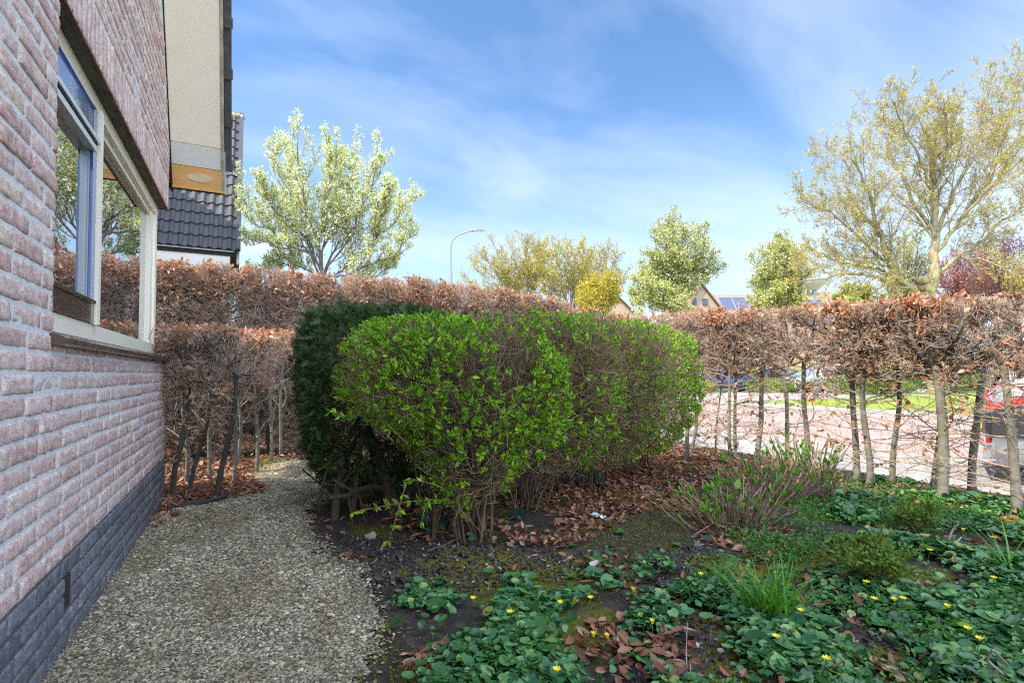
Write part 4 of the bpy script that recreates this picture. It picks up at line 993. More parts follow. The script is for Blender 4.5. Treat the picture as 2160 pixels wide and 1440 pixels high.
yew('yew_shrub', 'second dark yew, mostly hidden behind the privet row', (1.50, 4.72), [(1.55, 4.75, .035), (1.68, 4.80, .04), (1.2, 4.5, .03)], YB2, 52, 9000)
# ================================================================== TREES BEYOND THE HEDGE
M['limb'] = barkmat('lichen_bark', (0.15, 0.12, 0.08), (0.32, 0.27, 0.18), (0.44, 0.41, 0.34), 6, lich=(0.38, 0.32, 0.14))
M['greybark'] = barkmat('grey_bark', (0.10, 0.085, 0.07), (0.22, 0.19, 0.15), None, 8)
M['bud'] = leafmat('maple_buds', [(0.0, (0.36, 0.26, 0.04)), (0.5, (0.50, 0.42, 0.05)), (1.0, (0.44, 0.46, 0.06))], .5, .3, .3)
M['spring'] = leafmat('spring_leaf', [(0.0, (0.22, 0.32, 0.03)), (0.5, (0.42, 0.50, 0.05)), (1.0, (0.60, 0.62, 0.10))], .5, .35, .3)
M['blossom'] = leafmat('white_blossom', [(0.0, (0.74, 0.78, 0.60)), (0.5, (0.88, 0.88, 0.80)), (1.0, (0.93, 0.92, 0.88))], .6, .4, .2, 1.0)
M['palegreen'] = leafmat('pale_green_leaf', [(0.0, (0.18, 0.24, 0.04)), (0.4, (0.34, 0.38, 0.08)), (0.75, (0.48, 0.49, 0.16)), (1.0, (0.66, 0.64, 0.38))], .5, .25, .3)
M['plum'] = leafmat('plum_leaf', [(0.0, (0.28, 0.08, 0.09)), (0.6, (0.48, 0.15, 0.17)), (1.0, (0.62, 0.30, 0.30))], .4, .3, .4)
M['shrubgreen'] = leafmat('shrub_leaf', [(0.0, (0.08, 0.17, 0.015)), (0.6, (0.19, 0.32, 0.03)), (1.0, (0.34, 0.46, 0.05))], .45, .3, .4)
def resample(P, n):
    P = np.asarray(P, float); s = np.concatenate([[0], np.cumsum(np.linalg.norm(np.diff(P, axis=0), axis=1))]); u = np.linspace(0, s[-1], n)
    Q = np.stack([np.interp(u, s, P[:, i]) for i in range(3)], 1); 
    Q[1:-1] = (Q[:-2] + 2 * Q[1:-1] + Q[2:]) / 4; return Q, s[-1]
def limb_tree(name, label, cat, Z, limbs, seed, cf, leafset, rz_noise=.1, group=None, ground=RZ, trunk_cap=None, mid_wob=.02):
    """tree whose main limbs are read from the photograph at its distance Z; limbs = [(pixels, r0 px, r1 px, depth drift)]"""
    rg = random.Random(seed); rn = np.random.default_rng(seed); out = Br()
    base = D(*limbs[0][0][0], Z); base[2] = ground
    t = thing(name, label, cat, tuple(base), 0, group); tr = MB()
    for li, (pp, r0, r1, dz) in enumerate(limbs):
        n = max(6, len(pp) * 3); m_ = len(pp)
        W_ = [D(a, b_, Z + dz * (i / (m_ - 1)) ** 1.2) for i, (a, b_) in enumerate(pp)]
        Q, L = resample(np.array(W_), n); Q[1:-1] += rn.normal(0, mid_wob, (n - 2, 3)) * (L ** .5)
        if li == 0: Q[0, 2] = ground - .1
        Q = Q - base; rad = np.linspace(r0, r1, n) * Z / FPX / 2
        tr.tubes(Q, rad, 10 if r0 > 8 else 6)
        dirs = [tuple(x) for x in unit(np.gradient(Q, axis=0))]
        if not (li == 0 and len(limbs) > 2):
            spawn(rg, out, [tuple(x) for x in Q], list(rad), dirs, L, 0, cf)
    if trunk_cap is not None:
        for (px_, py_, r_, ax) in trunk_cap:   # round pale saw cuts of removed limbs
            c_ = D(px_, py_, Z - .25) - base; d = unit(np.array(ax, float)); e1 = unit(np.cross(d, [0, 0, 1.0])); e2 = np.cross(d, e1)
            tr.tubes(np.array([c_ - d * .35, c_ - d * .1, c_]), [r_ * 1.25, r_ * 1.05, r_], 12, 0, True)
    tr.build('trunk', cf['bark'], t, True)
    br = MB(); out.mesh(br, (6, 5, 4, 3, 3)); br.build('branches', cf['bark'], t)
    T = np.array(out.tips) if out.tips else np.zeros((0, 3)); Dd = np.array(out.tdir)
    for nm, tmpl, mt, size, cnt, spread, pr in leafset:
        k = np.repeat(np.arange(len(T)), cnt); k = k[rn.random(len(k)) < pr]
        P = T[k] + rn.normal(0, spread, (len(k), 3)); lf = MB()
        leaves(lf, tmpl, P, Dd[k] + rn.normal(0, .8, (len(k), 3)), size, rn, jit=.3); lf.build(nm, mt, t)
    print(name, len(T)); return t
print('trees')
big_cf = dict(seg=[0, 7, 5, 4, 3], wob=[0, .10, .16, .20, .25], trop=[0, .05, .05, .04, .03], taper=.3, kids=[20, 8, 6, 3], start=[.12, .12, .1, .1], ang=[42, 40, 40, 42], len=[.37, .44, .48, .5], rr=[.36, .55, .55, .6], leaf=3, nleaf=1, lf=.42, rmin=.0065, bark=M['limb'])
limb_tree('maple_tree', 'large spreading tree with yellow buds and lichened limbs, tallest tree beyond the street', 'tree', 27.0, [
    ([(1967, 836), (1966, 740), (1958, 660), (1962, 610), (1972, 560)], 23, 20, 0),
    ([(1972, 560), (1975, 500), (1972, 440), (1966, 380), (1962, 300), (1940, 240)], 17, 4, .5),
    ([(1958, 635), (1925, 608), (1890, 585), (1868, 540), (1850, 480), (1842, 440), (1838, 420), (1790, 330)], 15, 3, -1.5),
    ([(1895, 588), (1850, 566), (1800, 560), (1750, 548), (1700, 520)], 7, 2.2, 1.5),
    ([(1915, 600), (1870, 592), (1820, 578), (1770, 575), (1720, 590), (1690, 582)], 7, 2, -2.5),
    ([(1875, 556), (1830, 520), (1790, 480), (1740, 440), (1690, 425)], 7, 2, -1.0),
    ([(1855, 500), (1815, 440), (1780, 390), (1735, 330)], 6, 2, 1.6),
    ([(1978, 575), (2010, 548), (2045, 528), (2075, 505), (2110, 470), (2150, 440), (2230, 380)], 8, 3, -1.2),
    ([(1973, 500), (1935, 440), (1905, 380), (1880, 320), (1850, 240)], 9, 2.5, 2.0),
    ([(1974, 490), (2005, 430), (2030, 370), (2060, 290), (2085, 190)], 9, 2.5, 1.0),
    ([(1976, 530), (2020, 470), (2070, 420), (2120, 370), (2190, 300)], 9, 3, -1.8),
    ([(1968, 420), (1990, 350), (2000, 280), (1990, 210)], 7, 2, -1.5),
    ([(1966, 400), (1935, 330), (1900, 260), (1880, 210)], 6, 2, -2.0),
    ([(2030, 460), (2090, 380), (2150, 270), (2190, 160)], 6, 2, 2.2),
    ([(2010, 548), (2060, 545), (2110, 560), (2170, 590), (2230, 600)], 5, 2, -3.0),
    ([(2040, 440), (2110, 330), (2140, 200), (2150, 150)], 5, 2, .2),
], 5, big_cf, [('buds', t_quad(.8), M['bud'], .070, 1, .05, .24)], trunk_cap=[(1955, 589, .20, (-.3, -1, .1)), (1962, 606, .22, (-.2, -1, 0)), (1957, 622, .20, (-.1, -1, .1))])
pear_cf = dict(seg=[0, 6, 4, 3], wob=[0, .10, .13, .2], trop=[0, .22, .20, .1], taper=.35, kids=[20, 5, 5], start=[.10, .1, .1], ang=[32, 32, 36], len=[.30, .42, .5], rr=[.45, .55, .6], leaf=2, nleaf=4, lf=.35, rmin=.003, bark=M['greybark'])
PEAR_L = [([(680, 640), (678, 600), (676, 575)], 12, 10, 0),
    ([(678, 590), (674, 540), (668, 500), (650, 440), (632, 380), (628, 300)], 6, 1.5, -.3),
    ([(677, 585), (655, 540), (640, 520), (600, 505), (570, 490), (535, 470), (512, 420)], 5.5, 1.5, .4),
    ([(650, 535), (640, 527), (600, 520), (560, 515), (520, 500)], 4.5, 1.2, -.5),
    ([(672, 560), (650, 510), (620, 450), (595, 390), (580, 320)], 5, 1.2, .6),
    ([(680, 570), (690, 500), (692, 430), (700, 370), (697, 325)], 5, 1.3, -.4),
    ([(684, 575), (715, 510), (740, 440), (742, 380), (738, 340)], 5, 1.3, .5),
    ([(684, 580), (730, 520), (760, 450), (785, 400), (800, 345)], 5, 1.3, -.6),
    ([(690, 590), (750, 550), (800, 500), (840, 460), (858, 425)], 5, 1.2, .3),
    ([(690, 595), (750, 570), (810, 550), (850, 520), (866, 490)], 4.5, 1.2, -.5),
    ([(695, 600), (740, 600), (790, 585), (835, 555)], 4, 1.2, .6),
    ([(670, 585), (630, 560), (590, 560), (540, 590)], 4, 1.2, .6), ([(692, 500), (715, 440), (706, 360), (700, 335)], 3, 1, .8), ([(640, 520), (610, 470), (570, 440), (555, 390)], 3, 1, -.8),
    ([(675, 570), (640, 480), (610, 400), (608, 345)], 3.5, 1, 1.0), ([(780, 520), (800, 470), (815, 430), (822, 400)], 3, 1, -.9)]
limb_tree('pear_tree', 'white blossoming pear tree with fresh green leaves behind the back hedge', 'tree', 12.0, PEAR_L, 8, pear_cf,
    [('leaves', t_leaf(.6), M['spring'], .034, 1, .03, .75), ('blossom', t_quad(1.0), M['blossom'], .032, 2, .028, .42)])
sh_cf = dict(seg=[0, 6, 4, 3], wob=[0, .10, .16, .2], trop=[0, .10, .08, .06], taper=.3, kids=[16, 7, 5], start=[.2, .1, .1], ang=[34, 38, 40], len=[.36, .42, .45], rr=[.5, .55, .6], leaf=2, nleaf=2, lf=.4, rmin=.012, bark=M['limb'])
def fan(cx_, y0, tips, r0, r1, Zs):
    return [([(cx_, 700), (cx_, y0)], r0, r0 * .9, 0)] + [([(cx_ + (tx - cx_) * .05, y0 + 5), (cx_ + (tx - cx_) * .35, y0 + (ty - y0) * .40), (cx_ + (tx - cx_) * .75, y0 + (ty - y0) * .75), (tx, ty)], r1, .9, Zs * math.sin(i * 2.1)) for i, (tx, ty) in enumerate(tips)]
fm = [('buds', t_quad(.8), M['bud'], .10, 2, .10, .27)]
limb_tree('budding_tree', 'yellowish budding tree right of the arched street lamp, leftmost of the middle group', 'tree', 45.0, fan(1115, 665, [(985, 600), (1000, 560), (1020, 540), (1050, 532), (1080, 520), (1110, 518), (1135, 522), (1150, 530), (1060, 570)], 8, 4, 2), 21, sh_cf, fm)
limb_tree('budding_tree', 'dense golden budding tree behind the hedge, right one of the middle group', 'tree', 42.0, fan(1205, 660, [(1130, 560), (1150, 545), (1170, 530), (1195, 532), (1215, 522), (1232, 530), (1240, 560), (1135, 600), (1250, 590)], 8, 4, 2), 22, sh_cf, fm)
limb_tree('budding_tree', 'bare topped budding tree in front of the brown gabled house', 'tree', 46.0, fan(1262, 665, [(1235, 560), (1250, 540), (1275, 530), (1300, 545), (1315, 580), (1220, 600)], 7, 3, 2), 23, sh_cf, [('buds', t_quad(.8), M['bud'], .10, 1, .10, .4)])
limb_tree('budding_tree', 'low bright yellow budding tree in front of the brown gable', 'tree', 36.0, fan(1240, 690, [(1255, 600), (1275, 590), (1292, 600), (1300, 625), (1230, 620)], 6, 4, 1.5), 24, sh_cf, [('buds', t_quad(.8), M['bud'], .11, 3, .14, .26)])
pg_cf = dict(seg=[0, 6, 4, 3], wob=[0, .12, .18, .2], trop=[0, .12, .06, .04], taper=.3, kids=[12, 7, 5], start=[.15, .1, .1], ang=[48, 45, 45], len=[.34, .42, .45], rr=[.45, .55, .6], leaf=2, nleaf=2, lf=.35, rmin=.010, bark=M['greybark'])
limb_tree('blossom_tree', 'larger of the two pale flowering trees, left of the post lamp', 'tree', 33.0,
    [([(1418, 830), (1418, 700), (1418, 640)], 9, 7, 0)] + [([(1418, 660), ((1418 + x) / 2, 610 + (y - 610) * .3), (x, y)], 5, 1.2, dz) for x, y, dz in
     [(1420, 475, 0), (1400, 480, 1), (1385, 520, -1), (1440, 500, -1.2), (1475, 500, .8), (1490, 530, -.6), (1505, 570, .4), (1360, 560, .7), (1345, 590, -.8), (1335, 630, .8), (1350, 645, -1.4), (1395, 640, -1.5), (1435, 650, -1.6), (1450, 560, 1.8), (1375, 610, -1.8), (1405, 545, 1.6)]],
    31, pg_cf, [('leaves', t_leaf(.6), M['palegreen'], .10, 3, .12, .52), ('blossom', t_quad(1.), M['blossom'], .085, 2, .12, .13)])
limb_tree('blossom_tree', 'pale green flowering tree just left of the globe shaped street lamp', 'tree', 31.0,
    [([(1650, 830), (1650, 700), (1648, 650)], 8, 6, 0)] + [([(1650, 665), ((1650 + x) / 2, 620 + (y - 620) * .3), (x, y)], 4.5, 1.2, dz) for x, y, dz in
     [(1640, 515, 0), (1625, 535, 1), (1605, 560, -1), (1655, 520, -1.2), (1675, 540, .8), (1690, 580, -.6), (1595, 600, .7), (1590, 640, -.8), (1610, 650, -1.4), (1685, 630, 1.2), (1700, 660, -1.2), (1630, 620, -1.5), (1660, 600, 1.7)]],
    32, pg_cf, [('leaves', t_leaf(.6), M['palegreen'], .095, 3, .11, .52), ('blossom', t_quad(1.), M['blossom'], .08, 2, .11, .13)])
limb_tree('blossom_tree', 'small round pale green tree in front of the tiled roofs, right of the solar panels', 'tree', 40.0,
    [([(1800, 810), (1800, 680)], 6, 4, 0)] + [([(1800, 690), (x, y)], 3, 1.2, dz) for x, y, dz in [(1795, 612, 0), (1780, 630, 1), (1815, 620, -1), (1830, 640, .6), (1770, 655, -.6), (1840, 660, 1), (1800, 640, -1.5)]],
    33, pg_cf, [('leaves', t_leaf(.6), M['palegreen'], .17, 4, .12, .95)])
limb_tree('plum_tree', 'purple red leaved plum tree at the right edge above the hedge', 'tree', 30.0,
    [([(2130, 810), (2132, 700)], 8, 6, 0)] + [([(2132, 720), ((2132 + x) / 2, 640 + (y - 640) * .3), (x, y)], 4, 1.2, dz) for x, y, dz in
     [(2125, 530, 0), (2110, 510, 1), (2090, 540, -1), (2070, 560, .8), (2150, 515, -.6), (2180, 520, .7), (2060, 600, -.8), (2105, 590, -1.2), (2200, 560, .5), (2150, 580, -1.5)]],
    34, pg_cf, [('leaves', t_leaf(.6), M['plum'], .09, 2, .10, .30)])
limb_tree('bare_tree', 'grey bare twiggy tree with reddish buds between the large tree and the plum', 'tree', 36.0,
    [([(2035, 830), (2035, 700)], 8, 6, 0)] + [([(2035, 720), ((2035 + x) / 2, 640 + (y - 640) * .3), (x, y)], 4, 1.0, dz) for x, y, dz in
     [(2010, 555, 0), (1995, 570, 1), (2035, 545, -1), (2055, 550, .8), (1985, 600, -.6), (2075, 570, .7), (2020, 590, -.8), (2060, 600, -1.2), (2085, 610, 1)]],
    35, dict(sh_cf, bark=M['greybark']), [('buds', t_quad(.8), M['plum'], .09, 1, .1, .5)])
limb_tree('bare_tree', 'dark bare tree with sparse green buds behind the trunk of the large tree', 'tree', 38.0,
    [([(1925, 820), (1925, 700)], 7, 5, 0)] + [([(1925, 720), ((1925 + x) / 2, 650 + (y - 650) * .3), (x, y)], 4, 1.0, dz) for x, y, dz in
     [(1910, 530, 0), (1890, 545, 1), (1935, 520, -1), (1870, 590, .8), (1950, 560, -.6), (1855, 630, .7), (1900, 600, -.8)]],
    36, dict(sh_cf, bark=M['greybark']), [('buds', t_quad(.8), M['palegreen'], .10, 1, .1, .6)])
# far tree line closing the horizon
m_far = M['palegreen']
# shrubs beyond the lawn
def far_shrub(px, py, Z, w, h, label, seed, mt='shrubgreen', n=2600, sz=.09):
    rn = np.random.default_rng(seed); b0 = D(px, py, Z); b0[2] = RZ; t = thing('garden_shrub', label, 'shrub', tuple(b0), 0, 'shrubs along the far side of the lawn')
    rg = random.Random(seed); out = Br(); cf = dict(seg=[5, 4], wob=[.15, .2], trop=[.04, .03], taper=.4, kids=[5], start=[.2], ang=[35], len=[.5], rr=[.6], leaf=9, nleaf=0, rmin=.004)
    for i in range(10): 
        a = rg.uniform(0, 6.28); grow(rg, out, (0, 0, 0), _norm((.6 * math.cos(a), .6 * math.sin(a), 1)), h * .9, .015, 0, cf)
    s = MB(); out.mesh(s, (4, 3)); s.build('stems', M['greybark'], t)
    P = rn.normal(size=(n, 3)); P = unit(P) * rn.uniform(.55, 1.0, (n, 1)) ** .6; P *= 1 + .25 * fnoise(P * 1.0, 2.2, seed)[:, None]
    P = P * [w, w, h / 2 * 1.05] + [0, 0, h / 2]; P = P[P[:, 2] > .02]
    lf = MB(); leaves(lf, t_leaf(.55), P, rn.normal(size=P.shape) + [0, 0, .6], sz, rn); lf.build('leaves', M[mt], t); return t
far_shrub(1480, 800, 30, .9, .75, 'low green shrub in front of the blue car', 1)
far_shrub(1615, 800, 32, 1.6, .85, 'low bright green shrub in front of the dark parked car', 2)
far_shrub(1680, 800, 32, 1.2, .8, 'low green shrub beside the foot of the globe shaped lamp', 3)
far_shrub(1800, 812, 29, 1.5, 1.1, 'rounded light green shrub at the left end of the lawn edge', 4)
far_shrub(1860, 812, 29, 1.4, 1.25, 'darker rounded shrub beyond the pair of pale trunks', 5)
far_shrub(1905, 812, 30, 1.2, 1.3, 'shrub at the foot of the large tree, left side', 6)
far_shrub(2010, 808, 31, 1.4, 1.2, 'shrub at the foot of the large tree, right side', 7)
far_shrub(2080, 800, 33, 1.6, 1.3, 'shrub behind the silver car', 8)
far_shrub(1840, 770, 40, 2.6, 2.6, 'tall yellow green loose shrub behind the rounded shrubs', 9, 'bud', 3000, .11)
far_shrub(1700, 765, 52, 1.8, 2.0, 'pinkish green shrub before the row houses', 10, 'palegreen', 2000, .12)
far_shrub(1540, 765, 48, 2.5, 2.4, 'light green shrub between the parked cars and the gabled house', 11, 'shrubgreen', 2400, .12)
far_shrub(1960, 765, 50, 4.0, 3.2, 'wide green shrub mass seen below the large tree', 12, 'shrubgreen', 4000, .14)
far_shrub(2110, 765, 44, 3.5, 3.6, 'wide leafy shrub mass below the plum tree', 13, 'shrubgreen', 4000, .14)
far_shrub(1250, 765, 40, 3.5, 3.2, 'leafy shrub behind the corner of the hedge', 14, 'shrubgreen', 3500, .13)
far_shrub(1080, 765, 44, 4.5, 3.0, 'leafy shrub far behind the back hedge', 15, 'shrubgreen', 3500, .13)

# ================================================================== HOUSES BEYOND
M['buffbrick'] = solid('buff_brick', (0.40, 0.32, 0.23), .9, var=.12, nscale=6, bmp=.2)
M['redbrick'] = solid('red_brick', (0.34, 0.13, 0.09), .9, var=.2, nscale=6, bmp=.2)
M['whitewall'] = solid('white_wall', (0.74, 0.72, 0.68), .7, var=.05)
m, nt, b = mat('brown_pantiles'); t_ = nt.nodes.new('ShaderNodeTexCoord'); w_ = nt.nodes.new('ShaderNodeTexWave'); nt.links.new(t_.outputs['Object'], w_.inputs['Vector']); w_.wave_type = 'BANDS'; w_.bands_direction = 'Z'; w_.inputs['Scale'].default_value = 1.35; w_.wave_profile = 'SAW'
f = noise(nt, 4, 6, .7); nt.links.new(mixrgb(nt, .3, ramp(nt, f, [(.3, (.20, .115, .085)), (.7, (.34, .21, .16))]), ramp(nt, w_.outputs['Fac'], [(0, (.14, .08, .06)), (.3, (.34, .22, .17))])), b.inputs['Base Color']); _set(b, Roughness=.85); bump(nt, b, w_.outputs['Fac'], .5, .05); M['pantile'] = m
m, nt, b = mat('dark_pane'); _set(b, Base_Color=(.03, .04, .06), Roughness=.05, Specular_IOR_Level=.8); M['darkpane'] = m
m, nt, b = mat('solar_cells'); t_ = nt.nodes.new('ShaderNodeTexCoord'); _set(b, Base_Color=(.012, .02, .075), Roughness=.12, Specular_IOR_Level=.7, Coat_Weight=.6); M['solar'] = m
M['metal'] = solid('painted_metal', (.26, .28, .30), .45, metal=.3)
def gable_house(label, Z, px_l, px_r, px_ridge, y_ridge, y_eave, side='gable', wall='buffbrick', depth=9, yaw=0.0, extras=None, name='row_house', roofmat='pantile'):
    """gable wall towards the camera, spanning two photo columns at distance Z"""
    a = D(px_l, 790, Z); b_ = D(px_r, 790, Z); r_ = D(px_ridge, y_ridge, Z); e = D(px_l, y_eave, Z)
    w = np.linalg.norm((b_ - a)[:2]); t = thing(name, label, 'house', (a[0], a[1], RZ), math.atan2((b_ - a)[1], (b_ - a)[0]) + yaw)
    H = r_[2] - RZ; E = e[2] - RZ; xr = np.linalg.norm((r_ - a)[:2])
    mb = MB(); mb.prism([(0, 0, 0), (w, 0, 0), (w, 0, E), (xr, 0, H - .12), (0, 0, E)], (0, depth, 0)); mb.build('wall', M[wall], t)
    rf = MB(); 
    for (x0, z0, x1, z1) in ((-.35, E - .35 * (H - E) / xr, xr, H), (w + .35, E - .35 * (H - E) / max(.1, w - xr), xr, H)):
        rf.prism([(x0, -.3, z0), (x1, -.3, z1), (x1, -.3, z1 + .16), (x0, -.3, z0 + .16)], (0, depth + .6, 0))
    rf.build('roof', M[roofmat], t)
    return t, w, H, E, xr
def boxes(parent, name, mt, L):
    mb = MB()
    for c in L: mb.box(*c)
    return mb.build(name, M[mt], parent)
def window(t, x0, x1, z0, z1, y=-.02):
    f = boxes(t, 'window', 'whitewall', [(x0, x1, y - .03, y + .05, z0, z0 + .07), (x0, x1, y - .03, y + .05, z1 - .07, z1), (x0, x0 + .07, y - .03, y + .05, z0 + .07, z1 - .07), (x1 - .07, x1, y - .03, y + .05, z0 + .07, z1 - .07), ((x0 + x1) / 2 - .03, (x0 + x1) / 2 + .03, y - .03, y + .05, z0 + .07, z1 - .07)])
    boxes(f, 'pane', 'darkpane', [(x0 + .05, x1 - .05, y, y + .02, z0 + .05, z1 - .05)])
t, w, H, E, xr = gable_house('brown house gable with a tilted blue window behind the yellow budding trees', 58, 1165, 1395, 1258, 582, 715, depth=11)
window(t, w * .50, w * .60, 4.6, 6.4); window(t, w * .68, w * .78, 4.6, 6.2); window(t, w * .2, w * .34, 1, 2.4)
boxes(t, 'chimney', 'redbrick', [(w * .33, w * .37, 1.5, 2.1, H - 2.4, H - .7 + 1.0)])
t, w, H, E, xr = gable_house('buff house gable with two small black vents over a round headed window', 52, 1432, 1552, 1478, 598, 690, depth=10)
boxes(t, 'vent', 'darkpane', [(xr - .95, xr - .45, -.1, .02, H - 2.1, H - 1.5)]); boxes(t, 'vent', 'darkpane', [(xr + .15, xr + .65, -.1, .02, H - 2.1, H - 1.5)])
mb = MB(); P = [(xr - .15 + 1.15 * math.cos(a), -.03, H - 4.0 + 1.15 * math.sin(a)) for a in np.linspace(0, math.pi, 13)]; mb.prism(P, (0, .05, 0)); f = mb.build('arched_window', M['whitewall'], t)
mb = MB(); P = [(xr - .15 + .98 * math.cos(a), -.05, H - 3.92 + .95 * math.sin(a)) for a in np.linspace(0, math.pi, 13)]; mb.prism(P, (0, .03, 0)); mb.build('pane', M['darkpane'], f)
boxes(t, 'brick_pier', 'redbrick', [(xr - .45, xr + .15, -.09, .05, H - 4.4, H - 2.4)])
boxes(t, 'chimney', 'metal', [(xr - 2.2, xr - 1.7, 3, 3.5, H - 1.6, H + .1)])
window(t, 1.0, 2.4, 1.0, 2.4); window(t, 3.2, 4.6, 1.0, 2.4)
def eave_house(label, Z, px_l, px_r, y_ridge_l, y_ridge_r, y_eave, panels, stacks, depth_run=4.2, name='row_house'):
    """long roof slope facing the camera"""
    a = D(px_l, 790, Z); b_ = D(px_r, 790, Z); w = np.linalg.norm((b_ - a)[:2])
    t = thing(name, label, 'house', (a[0], a[1], RZ), math.atan2((b_ - a)[1], (b_ - a)[0]))
    E = D(px_l, y_eave, Z)[2] - RZ; H = D(px_l, (y_ridge_l + y_ridge_r) / 2, Z + depth_run)[2] - RZ
    mb = MB(); mb.prism([(0, 0, 0), (0, depth_run * 2, 0), (0, depth_run * 2, E), (0, depth_run, H - .1), (0, 0, E)], (w, 0, 0)); mb.build('wall', M['buffbrick'], t)
    rf = MB(); k = (H - E) / depth_run
    rf.prism([(-.2, -.5, E - .5 * k), (-.2, depth_run, H), (-.2, depth_run, H + .15), (-.2, -.5, E - .5 * k + .15)], (w + .4, 0, 0)); rf.prism([(-.2, depth_run * 2 + .5, E - .5 * k), (-.2, depth_run, H), (-.2, depth_run, H + .15), (-.2, depth_run * 2 + .5, E - .5 * k + .15)], (w + .4, 0, 0))
    r_ = rf.build('roof', M['pantile'], t)
    for (u0, u1, v0, v1, nx, ny) in panels:   # fractions of the width / of the slope
        for i in range(nx):
            for j in range(ny):
                x0 = w * (u0 + (u1 - u0) * i / nx) + .02; x1 = w * (u0 + (u1 - u0) * (i + 1) / nx) - .02; y0 = depth_run * (v0 + (v1 - v0) * j / ny) + .02; y1 = depth_run * (v0 + (v1 - v0) * (j + 1) / ny) - .02
                z = lambda yy: E + k * yy + .15
                mb = MB(); mb.prism([(x0, y0, z(y0) + .02), (x0, y1, z(y1) + .02), (x0, y1, z(y1) + .09), (x0, y0, z(y0) + .09)], (x1 - x0, 0, 0)); p_ = mb.build('solar_panel', M['metal'], t)
                mb = MB(); n = 3
                mb.prism([(x0 + .05, y0 + .05, z(y0 + .05) + .085), (x0 + .05, y1 - .05, z(y1 - .05) + .085), (x0 + .05, y1 - .05, z(y1 - .05) + .098), (x0 + .05, y0 + .05, z(y0 + .05) + .098)], (x1 - x0 - .1, 0, 0)); mb.build('cells', M['solar'], p_)
    for u in stacks:
        mb = MB(); mb.lathe([(.16, H - .5), (.16, H + .55), (.3, H + .56), (.3, H + .8), (.0, H + .82)], (w * u, depth_run - .3, 0), 10); mb.build('flue', M['darkpane'], t)
    boxes(t, 'door', 'redbrick', [(w * .35, w * .55, -.05, .02, 0, 2.4)]); window(t, w * .62, w * .8, .9, 2.3); window(t, w * .1, w * .25, .9, 2.3)
    boxes(t, 'gutter', 'metal', [(-.2, w + .2, -.62, -.5, E - .5 * k - .05, E - .5 * k + .06)])
    return t
eave_house('row house with large dark solar panels on its brown roof, left of the flowering tree', 60, 1530, 1640, 630, 618, 700, [(.12, .95, .05, .92, 3, 2)], [])
eave_house('row house with a grid of blue solar panels behind the post lamp', 55, 1690, 1838, 628, 612, 700, [(.10, .55, .1, .8, 4, 2)], [.42, .50])
eave_house('row house with a plain brown roof and two black flues, left of the large tree', 60, 1826, 1990, 640, 622, 705, [], [.12, .19])
eave_house('low house with dark blue solar roof beside the arched street lamp', 62, 925, 1000, 606, 600, 690, [(.3, .97, .1, .95, 3, 2)], [])

